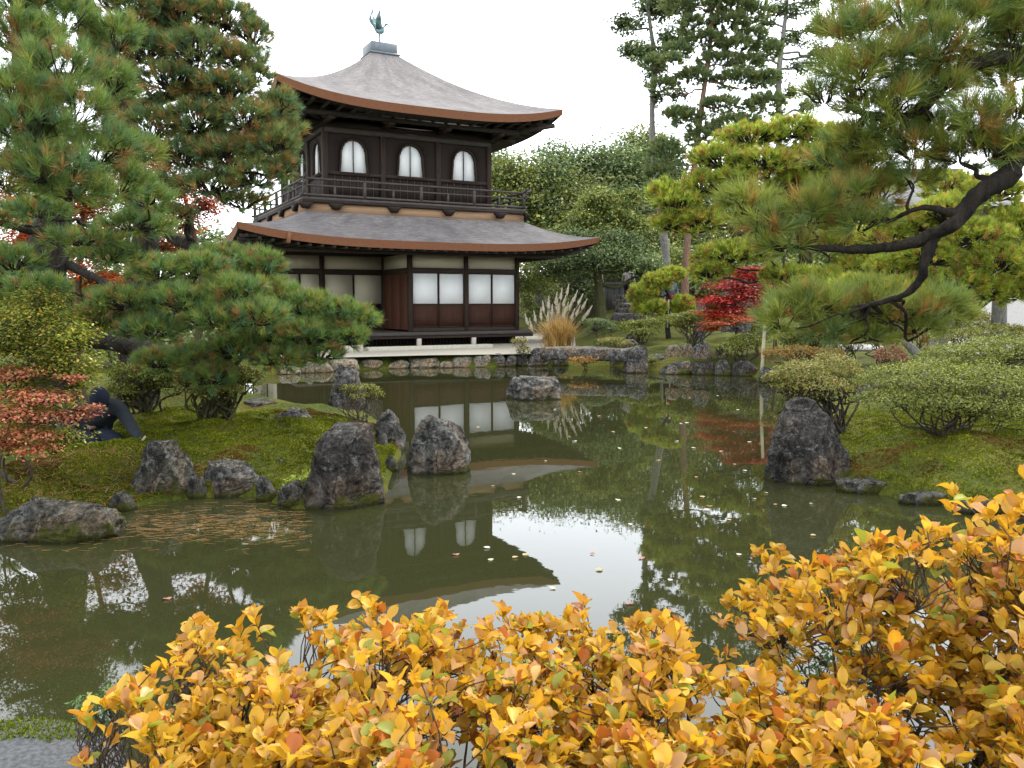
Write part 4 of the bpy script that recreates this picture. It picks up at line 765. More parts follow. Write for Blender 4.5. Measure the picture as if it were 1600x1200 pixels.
# camellia by the steps, in two tiers
crown_tree('camellia_tree', 'dark leaved tree with a mossy trunk beside the stone steps', None, gpx(937, 500, 33), None, .26, [(880, 420, 33, 44, 26), (930, 405, 32.6, 50, 26), (985, 415, 33, 44, 24), (1015, 430, 33, 24, 18), (850, 440, 33.2, 28, 18), (905, 380, 33.2, 40, 20), (960, 380, 33, 40, 20)], EVER, .13, 15000, mat='bark_moss',
    trunk=[gpx(937, 500, 33), P(937, 470, 33), P(935, 440, 33), P(930, 410, 33), P(935, 380, 33)], sub=16)
crown_tree('camellia_tree', 'lighter olive green tree rising above the mossy trunked one', None, gpx(940, 470, 35.5), None, .2, [(935, 320, 35, 34, 20), (965, 345, 35, 34, 22), (915, 350, 35, 28, 20), (985, 315, 35, 20, 16), (1000, 360, 35, 26, 22), (950, 370, 35, 36, 18), (880, 365, 35, 24, 14)], EVER_L, .14, 13000, trunk=[gpx(940, 470, 35.5), P(936, 420, 35.2), P(934, 370, 35), P(933, 330, 35)], sub=14)
crown_tree('shrub_tree', 'olive clipped bush between the pavilion corner and the pampas grass', None, gpx(845, 520, 30), P(845, 450, 30), .06, [(845, 455, 30, 34, 22), (830, 490, 30, 22, 22), (870, 480, 30.5, 26, 22)], EVER_L, .09, 5000, sub=14, cat='bush')
# golden pines in the middle distance
b = gpx(1278, 548, 21)
pine('golden_pine', 'yellow green pine with crooked limbs above the red maple', None, [b, P(1276, 500, 21), P(1262, 430, 21), P(1250, 360, 21), P(1225, 300, 21), P(1215, 240, 21)], .2, .08,
    [(1175, 215, 20.5, 55, 22), (1235, 205, 20.5, 50, 22), (1290, 215, 20.5, 48, 20), (1130, 250, 20.5, 55, 24), (1190, 255, 20, 55, 22), (1105, 290, 20.5, 42, 22), (1150, 280, 20, 44, 18), (1260, 250, 20.5, 55, 24), (1060, 320, 20.5, 42, 22), (1090, 345, 20.5, 40, 20), (1320, 255, 20.8, 46, 22), (1130, 400, 20, 50, 22), (1180, 390, 20, 42, 22), (1110, 425, 20.2, 36, 18), (1230, 430, 20.5, 40, 18), (1280, 440, 20.5, 50, 22), (1340, 420, 20.8, 46, 24), (1200, 345, 21, 46, 18), (1300, 330, 21.4, 50, 26), (1350, 290, 21.4, 46, 26), (1150, 330, 20.8, 44, 20), (1240, 290, 20.8, 50, 22), (1285, 285, 20.8, 46, 22), (1330, 225, 20.8, 46, 22), (1050, 350, 20.8, 34, 18), (1040, 300, 20.8, 30, 18), (1180, 310, 21, 44, 18), (1320, 380, 21, 50, 24)],
    PINE_Y, ln=.17, per=30, dens=7.5, mat='bark_pine', wdpx=.8, limb_r=.05, br_amp=.14)
b = gpx(1452, 592, 16)
pine('golden_pine', 'yellow green pine on a forked grey trunk behind the azaleas', None, [b, P(1447, 570, 16), P(1460, 545, 16), P(1482, 510, 16), P(1500, 450, 16.2), P(1520, 380, 16.4), P(1530, 320, 16.5)], .17, .08,
    [(1480, 330, 16, 52, 26), (1550, 300, 16, 55, 28), (1590, 350, 16, 55, 30), (1520, 370, 15.6, 58, 26), (1450, 400, 15.8, 52, 26), (1560, 410, 15.6, 60, 26), (1500, 440, 15.8, 55, 24), (1420, 450, 16, 46, 22), (1600, 450, 16, 50, 26), (1380, 470, 16.2, 40, 20), (1430, 350, 16.6, 46, 24), (1400, 420, 16.4, 46, 24), (1540, 455, 16, 50, 22), (1340, 450, 16.6, 44, 22), (1390, 370, 16.8, 46, 26), (1480, 290, 16.6, 46, 22)],
    PINE_Y, ln=.14, per=32, dens=7.5, wdpx=.75, limbs=[([P(1447, 570, 16), P(1425, 545, 16), P(1408, 525, 16), P(1400, 490, 16.2)], .10, .04)], limb_r=.05, mat='bark_grey', br_amp=.12)
b = gpx(1045, 512, 27)
pine('small_pine', 'small staked yellow green pine in front of the stone steps', None, [b, P(1042, 495, 27), P(1048, 470, 27), P(1035, 445, 27)], .08, .04,
    [(1005, 460, 26.8, 24, 18), (1030, 440, 26.8, 26, 14), (1050, 430, 27, 22, 12), (1020, 482, 26.6, 24, 14), (1065, 480, 27, 20, 20), (1000, 480, 26.8, 14, 10), (1070, 505, 27, 14, 12)], PINE_Y, ln=.16, per=30, dens=10, wdpx=.8, twigs=False)
for k, x in enumerate((1010, 1036, 1043)):
    st = MB().tube([P(x, 512, 26.6), P(x + 2, 468, 26.7)], .02, 6).build('stake', M['bamboo']); tag(st, 'thin bamboo stake propping the small pine', 'stake', 'stakes of the small pine')
# maples
crown_tree('red_maple', 'bright red maple leaning over the far bank', None, gpx(1212, 530, 23), None, .06, [(1190, 435, 23, 40, 16), (1150, 452, 22.8, 44, 15), (1180, 468, 22.6, 46, 15), (1125, 474, 22.6, 40, 13), (1150, 488, 22.5, 42, 13), (1115, 494, 22.5, 30, 11), (1205, 450, 22.8, 30, 15), (1205, 485, 22.8, 30, 15), (1160, 425, 23, 24, 9)], REDM, .075, 13000, mat='twig',
    trunk=[gpx(1212, 530, 23), P(1210, 490, 23), P(1196, 450, 23), P(1194, 415, 23)], flat=.7, sub=12, aspect=.6)
crown_tree('orange_maple', 'small orange red maple spray under the red maple', None, gpx(1185, 535, 22), None, .04, [(1130, 508, 21.8, 34, 7), (1165, 498, 21.8, 34, 8), (1110, 515, 21.8, 20, 5)], [((.40, .06, .02), 3), ((.30, .10, .02), 3), ((.42, .03, .02), 2)], .07, 2600, mat='twig', flat=1.0, sub=6, trunk=[gpx(1185, 535, 22), P(1178, 510, 22), P(1160, 498, 21.9)])
crown_tree('orange_maple', 'orange red maple behind the thick pine trunk', None, gpx(120, 520, 12.8), P(130, 330, 12.8), .08, [(140, 330, 12.8, 60, 40), (50, 380, 12.8, 60, 36), (165, 400, 12.8, 55, 35), (215, 290, 13, 50, 40), (150, 440, 12.8, 60, 26), (20, 330, 12.8, 50, 40), (230, 350, 13, 50, 35), (115, 300, 12.8, 40, 30)], ORANGEM, .07, 12000, mat='twig', flat=.6, sub=14)
crown_tree('red_maple', 'salmon red maple between the big pines and the lower roof', None, gpx(290, 520, 13.6), P(285, 290, 13.6), .07, [(280, 305, 13.6, 46, 30), (300, 345, 13.6, 40, 24), (255, 260, 13.6, 46, 30), (325, 325, 13.6, 28, 24), (250, 390, 13.6, 40, 24)], ORANGEM + [((.45, .10, .06), 4)], .07, 7500, mat='twig', flat=.6, sub=12)
# ------------------------------------------------------------------ the big pines on the left bank
d0 = 9.6; b = gpx(80, 640, d0)
pine('black_pine', 'big pine with a thick dark trunk growing behind the gardener', None, [b, P(82, 520, d0), P(76, 440, d0), P(78, 360, d0), P(84, 290, d0), P(70, 220, d0), P(50, 120, 9.2), P(40, 20, 9), P(30, -120, 9)], .24, .14,
    [(30, 60, 6.0, 78, 42), (95, 110, 5.8, 70, 40), (20, 150, 5.6, 70, 40), (110, 175, 5.8, 72, 40), (50, 205, 5.6, 75, 42), (150, 235, 5.9, 70, 38), (80, 265, 5.6, 80, 40), (10, 280, 5.8, 60, 36), (185, 285, 6.2, 52, 32), (120, 300, 5.8, 72, 28), (20, -10, 6.2, 90, 40), (100, 30, 6.4, 60, 36),
     (210, 352, 7.5, 62, 20), (130, 375, 7.2, 60, 18), (20, 410, 7.5, 46, 26), (170, 400, 7.6, 60, 20), (10, 340, 7.4, 40, 18),
     (245, 425, 8.8, 60, 24), (310, 420, 8.9, 52, 24), (200, 470, 8.6, 62, 24), (290, 470, 8.6, 66, 26), (365, 455, 8.8, 55, 26), (340, 500, 8.6, 62, 26), (240, 515, 8.5, 58, 24), (400, 495, 8.7, 56, 28), (150, 500, 8.7, 50, 24), (60, 450, 8.4, 50, 22), (180, 60, 6.6, 40, 34), (170, 130, 6.4, 46, 34), (60, 150, 6.2, 60, 40), (0, 220, 6.0, 60, 40), (215, 240, 6.6, 40, 28), (230, 310, 7.2, 46, 22), (60, 330, 7.0, 56, 20)],
    PINE_G, ln=.115, per=40, dens=9.5, gnarl=.35, limb_r=.04, br_amp=.07, limbs=[([P(80, 300, d0), P(95, 260, 8.4), P(85, 225, 7.0), P(65, 190, 6.0), P(50, 120, 6.0)], .07, .025), ([P(80, 365, d0), P(130, 372, 8.5), P(190, 362, 7.6), P(225, 355, 7.4)], .045, .02), ([P(110, 415, d0), P(160, 440, 9.3), P(210, 460, 9), P(280, 480, 8.8), P(350, 495, 8.8)], .05, .02), ([P(80, 370, d0), P(30, 355, 9.2), P(-40, 340, 9)], .06, .03)])
b = gpx(205, 560, 12)
pine('black_pine', 'gnarled pine with twisting black limbs beside the upper roof', None, [b, P(215, 480, 12), P(230, 380, 12), P(205, 250, 12), P(180, 165, 11.8), P(160, 100, 11.6), P(140, 40, 11.5), P(118, -20, 11.5), P(110, -120, 11.5)], .21, .15,
    [(215, 20, 10.8, 70, 32), (285, 25, 10.8, 66, 34), (350, 30, 11, 55, 34), (395, 55, 11, 32, 26), (230, 80, 10.6, 62, 32), (310, 80, 10.6, 64, 34), (375, 95, 10.8, 46, 26), (270, 125, 10.6, 60, 28), (350, 140, 10.6, 56, 28), (400, 120, 10.8, 26, 20), (235, 200, 10.6, 56, 28), (310, 190, 10.6, 62, 30), (385, 185, 10.6, 52, 30), (435, 165, 10.8, 34, 26), (290, 245, 10.6, 58, 28), (360, 245, 10.6, 62, 32), (425, 225, 10.6, 44, 30), (455, 205, 10.8, 22, 22), (330, 290, 10.6, 60, 26), (400, 275, 10.6, 50, 28), (440, 260, 10.7, 28, 22), (250, 290, 10.6, 40, 22), (380, 315, 10.8, 40, 18), (260, -30, 11, 90, 34), (200, 145, 11, 40, 24), (270, 335, 10.7, 40, 16), (180, 70, 11, 50, 34), (200, 230, 11, 40, 26), (330, 230, 10.9, 50, 26), (255, 60, 11, 60, 30), (320, 150, 10.9, 50, 26)],
    PINE_BROWN, ln=.12, per=36, dens=7.5, gnarl=.55, limb_r=.06, br_amp=.16, limbs=[([P(190, 175, 11.8), P(235, 163, 11.5), P(262, 150, 11.4), P(297, 138, 11.3), P(318, 165, 11.2), P(345, 200, 11), P(375, 232, 10.9), P(400, 240, 10.9)], .10, .03), ([P(170, 120, 11.7), P(205, 110, 11.5), P(200, 70, 11.4), P(240, 40, 11.3)], .09, .04), ([P(225, 330, 12), P(270, 370, 11.4), P(300, 385, 11.2)], .10, .07)])
b = gpx(60, 620, 11)
pine('black_pine', 'low pine trained sideways on props along the bank', None, [b, P(110, 540, 10.9), P(150, 530, 10.6), P(200, 540, 10.4), P(270, 552, 10.2), P(330, 545, 10), P(365, 530, 9.9), P(400, 535, 9.8)], .13, .09,
    [(345, 405, 9.9, 50, 24), (405, 420, 9.8, 40, 34), (430, 465, 9.7, 46, 30), (480, 480, 9.7, 46, 26), (530, 490, 9.7, 42, 26), (565, 505, 9.8, 30, 26), (420, 520, 9.5, 56, 28), (480, 525, 9.5, 56, 28), (540, 525, 9.6, 40, 22), (370, 545, 9.4, 52, 26), (440, 560, 9.4, 52, 22), (310, 560, 9.5, 50, 24), (330, 590, 9.3, 42, 24), (360, 440, 9.7, 46, 26), (250, 565, 9.6, 46, 20), (500, 550, 9.6, 40, 16)],
    PINE_G, ln=.11, per=40, dens=9.5, gnarl=.4, limb_r=.05)
pr = MB().tube([gpx(352, 560, 10) , P(352, 545, 10)], .05, 8).tube([P(338, 541, 10), P(366, 539, 10)], .05, 8).build('limb_prop', M['bark_pine'], smooth=True); tag(pr, 'short dark wooden prop under the low pine limb', 'prop')
# ------------------------------------------------------------------ near pine reaching in over the water from the right
tb = np.array([3.35, 2.3, 0.2])
pine('black_pine', 'near pine whose heavy bough hangs over the pond', None, [tb, np.array([3.3, 2.5, 1.2]), np.array([3.1, 3.0, 2.2]), np.array([3.2, 3.3, 3.2]), np.array([3.0, 3.6, 4.4])], .17, .09,
    [(1170, 320, 4.0, 46, 30), (1205, 350, 3.9, 50, 26), (1265, 330, 3.9, 52, 32), (1320, 310, 3.9, 52, 32), (1375, 300, 4.0, 46, 32), (1230, 385, 3.9, 50, 18), (1340, 350, 3.9, 56, 22),
     (1225, 500, 4.0, 46, 28), (1280, 480, 4.0, 54, 30), (1340, 490, 4.0, 56, 30), (1400, 490, 4.0, 56, 28), (1460, 480, 4.0, 46, 30), (1300, 515, 4.0, 50, 20), (1250, 470, 4.1, 50, 26), (1370, 465, 4.1, 50, 26), (1430, 510, 4.0, 50, 24), (1490, 500, 4.1, 40, 26), (1360, 520, 4.0, 46, 20),
     (1290, 150, 3.8, 40, 24), (1340, 110, 3.7, 54, 34), (1400, 95, 3.7, 60, 38), (1460, 70, 3.7, 60, 40), (1350, 50, 3.8, 52, 34), (1420, 30, 3.8, 60, 36), (1510, 40, 3.8, 60, 40), (1580, 60, 3.8, 50, 40), (1400, 160, 3.7, 56, 28), (1460, 140, 3.7, 50, 26), (1530, 190, 3.6, 60, 34), (1590, 170, 3.6, 46, 34), (1370, 215, 3.9, 60, 28), (1430, 235, 3.8, 60, 28), (1500, 235, 3.7, 60, 30), (1570, 225, 3.6, 50, 30), (1330, 225, 4.0, 40, 24), (1560, 0, 3.8, 60, 36), (1320, 5, 4.0, 30, 24), (1310, 45, 4.0, 44, 28), (1300, 105, 4.0, 40, 24), (1430, 125, 3.8, 54, 26), (1500, 105, 3.8, 56, 26), (1565, 120, 3.8, 50, 28), (1350, 165, 3.9, 46, 24), (1480, 15, 3.9, 60, 34), (1600, 15, 3.8, 50, 40), (1410, 200, 3.9, 54, 24), (1470, 200, 3.8, 50, 24), (1545, 235, 3.7, 54, 26), (1300, 250, 4.1, 40, 22), (1355, 262, 4.0, 46, 22), (1425, 275, 3.9, 46, 20), (1595, 100, 3.8, 44, 34), (1590, 235, 3.7, 40, 26)],
    [((0.16, 0.205, 0.038), 5), ((0.21, 0.24, 0.038), 4), ((0.11, 0.17, 0.050), 3), ((0.27, 0.16, 0.04), 2.0)], ln=.105, per=48, dens=10, gnarl=.55, limb_r=.03, wdpx=.60, br_amp=.14, upb=.45,
    limbs=[([np.array([3.15, 2.9, 2.0]), P(1640, 245, 3.7), P(1575, 275, 3.6), P(1530, 305, 3.6), P(1495, 345, 3.6), P(1455, 368, 3.65), P(1410, 383, 3.7), P(1350, 390, 3.8), P(1280, 388, 3.85), P(1210, 385, 3.9)], .055, .010),
           ([P(1462, 364, 3.65), P(1447, 405, 3.65), P(1437, 437, 3.7), P(1410, 462, 3.75), P(1360, 476, 3.85)], .028, .010),
           ([np.array([3.2, 3.3, 3.0]), P(1640, 85, 3.7), P(1560, 92, 3.7), P(1500, 108, 3.7), P(1440, 170, 3.75), P(1380, 185, 3.8), P(1330, 170, 3.85)], .04, .010),
           ([P(1500, 335, 3.6), P(1440, 325, 3.7), P(1390, 345, 3.8)], .018, .007)])
# ------------------------------------------------------------------ clipped azaleas and other shrubs
azalea('azalea', 'wide layered azalea overhanging the mossy bank', None, gpx(1470, 735, 8.6), [(1440, 600, 8.6, 95, 34), (1540, 605, 8.7, 90, 36), (1395, 628, 8.4, 58, 20), (1470, 630, 8.4, 76, 22), (1560, 640, 8.4, 66, 22), (1625, 620, 8.6, 60, 30)], AZAL, .028, 25000, stems=4, stem_r=.012)
azalea('azalea', 'flat topped azalea behind the wide layered one', None, gpx(1540, 650, 11), [(1500, 560, 11, 70, 24), (1570, 550, 11.2, 70, 26), (1460, 575, 10.8, 46, 18), (1620, 560, 11, 50, 26)], AZAL, .034, 12000, stems=4)
azalea('azalea', 'low olive azalea below the sand cone', None, gpx(1530, 580, 14.5), [(1500, 528, 14.5, 46, 14), (1560, 520, 14.8, 50, 14), (1610, 525, 14.6, 40, 16)], AZAL_Y + AZAL, .04, 6000, stems=3)
azalea('azalea', 'yellowing open azalea above the tall boulder', None, gpx(1310, 668, 10.2), [(1250, 590, 10, 50, 26), (1300, 580, 10.2, 46, 26), (1270, 605, 9.9, 58, 20), (1325, 598, 10.2, 26, 18), (1215, 592, 10, 26, 12)], AZAL_Y, .030, 9500, stems=5)
azalea('enkianthus', 'rusty low bush at the water by the bamboo pole', None, gpx(1240, 590, 17.5), [(1215, 556, 17.5, 26, 14), (1250, 552, 17.8, 30, 14), (1290, 556, 17.6, 30, 14)], [((.26, .12, .03), 3), ((.22, .15, .03), 3), ((.12, .12, .03), 2)], .05, 3200, stems=3)
azalea('enkianthus', 'pinkish brown bush before the forked pine trunk', None, gpx(1395, 595, 15), [(1390, 560, 15, 26, 20), (1415, 575, 15, 20, 14)], [((.30, .15, .09), 3), ((.24, .11, .06), 3), ((.14, .12, .04), 1)], .045, 2600, stems=3)
azalea('azalea', 'round azalea on the far moss in front of the small pine', None, gpx(1003, 540, 25), [(985, 510, 25, 20, 9), (1015, 507, 25, 22, 10), (1005, 520, 24.8, 26, 8)], AZAL, .06, 3400, stems=3)
azalea('azalea', 'broad flat azalea on grey branches under the red maple', None, gpx(1085, 545, 24), [(1060, 500, 24, 30, 10), (1095, 495, 24, 34, 11), (1130, 500, 24, 20, 10)], AZAL, .06, 5000, stems=5)
azalea('azalea', 'dark little pine shaped bush beside the pampas grass', None, gpx(940, 530, 25), [(930, 505, 25, 24, 8), (950, 512, 25, 18, 8)], EVER, .06, 2200, stems=2)
azalea('azalea', 'sparse low bush on the moss behind the bridge', None, gpx(965, 550, 23.6), [(955, 533, 23.6, 24, 6), (975, 538, 23.4, 14, 5)], AZAL_Y, .05, 1300, stems=3)
azalea('azalea', 'small green bush at the bank below the red maple', None, gpx(1165, 560, 21), [(1165, 535, 21, 30, 14), (1190, 520, 21.4, 20, 14), (1140, 545, 20.8, 22, 10)], AZAL, .055, 3600, stems=3)
azalea('azalea', 'thin green seedling bush at the veranda corner', None, gpx(815, 565, 23.5), [(812, 535, 23.5, 14, 8), (818, 548, 23.4, 12, 6)], AZAL_Y, .05, 700, stems=3)
azalea('enkianthus', 'small orange and yellow bush under the stone bridge', None, G(915, 572, .05), [(905, 563, 21.4, 18, 6), (925, 562, 21.4, 12, 6)], [((.36, .16, .05), 3), ((.38, .26, .05), 3), ((.35, .08, .04), 1)], .05, 700, stems=3, stem_r=.01)
for k, (x, y) in enumerate([(955, 572), (1018, 575)]):
    azalea('fern', 'little green fern at the water beside the square rock', 'ferns by the square rock', G(x, y, .05), [(x, y - 12, G(x, y, .05)[1], 12, 7)], [((.20, .22, .04), 3), ((.13, .17, .03), 2)], .06, 260, stems=2, stem_r=.006, cat='fern', aspect=.3)
# left bank
azalea('azalea', 'many stemmed small azalea tree on the moss', None, gpx(325, 668, 9.75), [(310, 595, 9.7, 40, 20), (350, 585, 9.8, 44, 22), (385, 590, 9.9, 30, 18), (340, 610, 9.6, 44, 14)], AZAL_Y + AZAL, .030, 9000, stems=7, stem_r=.022, mat='bark_moss')
azalea('azalea', 'olive azalea between the gardener and the small azalea tree', None, gpx(228, 655, 10.6), [(210, 590, 10.6, 40, 24), (250, 585, 10.6, 40, 24), (190, 615, 10.4, 26, 18), (270, 600, 10.6, 26, 18)], AZAL, .032, 8000, stems=5, stem_r=.02, mat='bark_moss')
azalea('azalea', 'tiny bonsai like azalea before the slim upright rock', None, gpx(566, 652, 9.9), [(545, 608, 9.9, 16, 8), (572, 608, 9.9, 22, 9), (588, 616, 9.9, 14, 7), (560, 620, 9.8, 16, 7)], AZAL_Y + AZAL, .026, 1500, stems=4, stem_r=.009)
LB = [((.13, .155, .015), 4), ((.21, .20, .018), 4), ((.08, .105, .012), 3), ((.30, .20, .03), 1)]; LR = [((.34, .105, .055), 4), ((.30, .08, .04), 3), ((.26, .13, .04), 2), ((.14, .13, .03), 1.2)]
bq = gpx(30, 735, 7.1)
crown_tree('enkianthus', 'tall green bush turning yellow in front of the thick pine trunk', None, bq, P(40, 560, 7.1), .02, [(40, 500, 7.1, 80, 34), (110, 530, 7, 52, 32), (20, 545, 7, 70, 36), (100, 575, 6.9, 60, 32), (40, 600, 6.9, 60, 32), (-40, 560, 7, 60, 50), (130, 600, 6.9, 36, 22), (60, 640, 7, 60, 30), (60, 470, 7.2, 46, 20), (20, 690, 6.9, 60, 34), (100, 690, 7.0, 36, 24)], LB, .034, 22000, mat='stem', cat='shrub', sub=20, flat=.4)
crown_tree('enkianthus', 'salmon red leaved bush hanging before the gardener', None, gpx(10, 745, 6.6), P(20, 640, 6.6), .014, [(48, 622, 6.5, 52, 15), (15, 588, 6.6, 40, 15), (70, 655, 6.4, 40, 14), (10, 655, 6.4, 50, 20), (40, 682, 6.4, 46, 16), (118, 652, 6.5, 32, 12), (0, 700, 6.4, 40, 16), (105, 592, 6.7, 26, 10), (85, 625, 6.6, 36, 12), (140, 640, 6.5, 20, 10), (60, 705, 6.4, 30, 12)], LR, .032, 6500, mat='stem', cat='shrub', sub=11, flat=.3)

b = gpx(-30, 560, 14)
pine('black_pine', 'blue green pine filling the gap behind the thick trunk', None, [b, P(-20, 480, 14), P(20, 400, 14), P(60, 330, 14)], .16, .07, [(20, 440, 13.8, 60, 26), (120, 470, 13.8, 60, 26), (70, 425, 14, 50, 22), (170, 450, 14, 50, 24), (-20, 480, 13.6, 60, 30), (50, 500, 13.6, 60, 26), (140, 510, 13.6, 60, 24), (-40, 400, 14, 60, 30), (220, 500, 13.8, 50, 22), (415, 452, 14, 38, 22), (380, 478, 14, 40, 22), (330, 470, 14, 40, 22), (440, 480, 14, 34, 20)], PINE_G, ln=.13, per=30, dens=5.5, limb_r=.04)  # rightmost pads are added out of sight to block sky mirrored in the pond
for k, (x, y, d, rx, ry) in enumerate([(40, 520, 19, 80, 40), (160, 530, 19, 80, 36), (280, 520, 20, 80, 36), (-80, 500, 18, 90, 60), (350, 470, 30, 50, 40)]):
    crown_tree('hedge_bush', 'dense green bush behind the big pines beside the pavilion court', 'bushes behind the big pines', gpx(x, y, d), P(x, y, d), .05, [(x, y, d, rx, ry), (x + 20, y + 20, d - .3, rx, ry)], EVER_L if k % 2 else EVER, .11, 2600, sub=18, limb=False, cat='bush')

for k, (x, y, d, rx, ry, lb) in enumerate([(1385, 510, 19, 50, 26, 'olive bush behind the pinkish brown bush'), (1320, 528, 20, 36, 16, 'small olive bush under the near pine bough'), (1245, 525, 20.5, 30, 14, 'low green bush between the bamboo pole and the golden pine'), (1500, 500, 18, 50, 24, 'olive bush before the straight grey trunk'), (1440, 500, 21, 44, 26, 'green bush seen past the forked pine trunk')]):
    azalea('azalea', lb, None, gpx(x, y + ry, d), [(x, y, d, rx, ry), (x + rx * .5, y + ry * .4, d - .2, rx * .6, ry * .7), (x - rx * .5, y + ry * .4, d - .2, rx * .6, ry * .7)], AZAL_Y if k % 2 else AZAL, .05, 3600, stems=4)

azalea('fern', 'bright green fern at the left foot of the large dark boulder', None, G(468, 776, .12), [(470, 752, 7.45, 26, 10), (490, 742, 7.6, 22, 8), (455, 765, 7.4, 18, 8)], [((.24, .30, .03), 3), ((.16, .22, .025), 2)], .045, 420, stems=4, stem_r=.004, cat='fern', aspect=.28)
# ------------------------------------------------------------------ golden enkianthus hedge in the foreground
def leaf_geo(rr, wr, curl, fold, n=6):
    """one leaf of unit length along +x, obovate, folded along the midrib and curled; returns V, F3"""
    t = np.linspace(0, 1, n); hw = wr * np.interp(t, [0, .2, .4, .6, .8, 1], [0.03, .24, .45, .50, .34, 0.0]); V = []
    for i in range(n):
        z = -curl * t[i]**2 + .04 * math.sin(t[i] * 7 + rr); V += [(t[i], -hw[i], z + fold * hw[i]), (t[i], 0, z), (t[i], hw[i], z + fold * hw[i])]
    F = []
    for i in range(n - 1):
        a = i * 3
        for s in (0, 1): F += [(a + s, a + s + 1, a + s + 4), (a + s, a + s + 4, a + s + 3)]
    return np.array(V), np.array(F), t
GOLD = [((.53, .315, .019), 6), ((.48, .27, .017), 4), ((.58, .38, .04), 3.5), ((.43, .20, .017), 2.2), ((.38, .125, .018), .8), ((.50, .27, .10), 1.0), ((.27, .28, .03), 1.6), ((.54, .36, .14), .9)]
gsel = []                                  # leaf tints in fixed shares
for c_, w_ in GOLD: gsel += [c_] * int(round(w_ * 2))
gsel = np.array(gsel) * RNG.uniform(.85, 1.12, (len(gsel), 1)); LEAFV = []
for k in range(len(gsel)):
    V, F, t = leaf_geo(k * 1.7, RNG.uniform(.46, .70), RNG.uniform(-.15, .45), RNG.uniform(.2, .9)); c = np.clip(gsel[k], 0, .85)
    C = np.repeat(c[None], len(V), 0); tt = np.repeat(t, 3); edge = np.tile([1, 0, 1], 6) * .4 + tt**2 * .6; am = RNG.uniform(0, 1)**2 * .9
    C = C * (1 - (edge * am)[:, None] * np.array([.15, .55, .5])); LEAFV.append((V, F, C, np_mesh('leaf', V, F, M['leaf_gold'], C, smooth=True)))
def golden_shrub(label, poly, zfun, dens, base_pts, green=0.0, seed=1):
    root = tag(empty('enkianthus_shrub', base_pts[0]), label, 'shrub', None); poly = np.array(poly, float); x0, y0 = poly.min(0); x1, y1 = poly.max(0)
    def inside(x, y):
        c = False
        for i in range(len(poly)):
            a, b = poly[i], poly[(i + 1) % len(poly)]
            if (a[1] > y) != (b[1] > y) and x < (b[0] - a[0]) * (y - a[1]) / (b[1] - a[1]) + a[0]: c = not c
        return c
    tips = []; area = (x1 - x0) * (y1 - y0)
    for _ in range(int(area * dens)):
        x, y = RNG.uniform(x0, x1), RNG.uniform(y0, y1)
        if not inside(x, y): continue
        gap = fbm(np.array([[x / 90., y / 60., seed]]), 61, 2)[0]
        if gap < -.13: continue
        lay = RNG.random(); z = zfun(x, y) + RNG.normal() * .02; q = G(x, y, z)
        if lay > .55: q = q + np.array([0, 0, -RNG.uniform(.03, .20)])
        elif lay < .07: q = q + np.array([0, 0, RNG.uniform(.02, .06)])
        tips.append((q, lay > .55))
    # stems: base -> limb heads -> tips
    T = np.array([t[0] for t in tips]); nh = max(8, len(T) // 16); heads = T[RNG.choice(len(T), nh, replace=False)] - np.array([0, 0, .16]); heads = heads + RNG.normal(size=heads.shape) * .02
    mb = MB(); big = []; BP = np.array(base_pts)
    for h in heads:
        a = BP[np.argmin(np.linalg.norm(BP - h, axis=1))] + RNG.normal(size=3) * .04; pt = wander(a, h, 6, .10, -.05); r0 = RNG.uniform(.005, .011); mb.tube(rel(pt, root), np.linspace(r0, .0028, len(pt)), 5)
    xf = []
    for q, lowl in tips:
        h = heads[np.argmin(np.linalg.norm(heads - q, axis=1) + .5 * np.clip(heads[:, 2] - q[2] + .03, 0, None))]; pt = wander(h, q, 4, .09, 0, 2); mb.tube(rel(pt, root), np.linspace(.0024, .0013, len(pt)), 4, cap=False)
        ax = nrm(np.array([0, 0, 1.]) + rnd_dir(1)[0] * .45); e1 = nrm(np.cross(ax, [0.3, 1, .2])); e2 = np.cross(ax, e1); nl = RNG.integers(5, 9); a0 = RNG.uniform(0, 6.28)
        for j in range(nl):
            an = a0 + j * 2.399; th = RNG.uniform(.25, 1.25) ; rad = math.cos(an) * e1 + math.sin(an) * e2; X = nrm(ax * math.cos(th) + rad * math.sin(th)); Zl = nrm(ax * math.sin(th) - rad * math.cos(th) + RNG.normal(size=3) * .35); Yl = nrm(np.cross(Zl, X)); Zl = np.cross(X, Yl)
            L_ = (.016 + .036 * RNG.random()**.7) * (0.85 if lowl else 1); k = RNG.integers(len(LEAFV)); p0 = q + ax * RNG.uniform(-.02, .006) + rad * .003
            xf.append((p0, np.stack([X, Yl, Zl], 1) * L_, k, L_ / max(.5, p0[1]) * (.35 if lowl else 1)))
    mb.build('stems', M['twig'], root)['kind'] = 'stuff'
    order = sorted(range(len(xf)), key=lambda i: -xf[i][3]); o0 = np.array(root.location)
    for i in order[:300]:
        p0, R3, k, _ = xf[i]; o = obj('leaf', LEAFV[k][3], root); m4 = Matrix.Identity(4)
        for r in range(3):
            for c in range(3): m4[r][c] = R3[r][c]
            m4[r][3] = p0[r] - o0[r]
        o.matrix_local = m4
    VV, FF, CC, nv = [], [], [], 0
    for i in order[300:]:
        p0, R3, k, _ = xf[i]; V, F, C, _m = LEAFV[k]; VV.append(V @ R3.T + p0 - o0); FF.append(F + nv); CC.append(C * RNG.uniform(.85, 1.1)); nv += len(V)
    o = obj('leafage', np_mesh('leafage', np.concatenate(VV), np.concatenate(FF), M['leaf_gold'], np.clip(np.concatenate(CC), 0, .9), smooth=True), root); tag(o, kind='stuff')
    return len(xf)
zl = lambda x, y: .93 + .05 * math.sin(x * .013) + .04 * math.sin(x * .031 + 1)
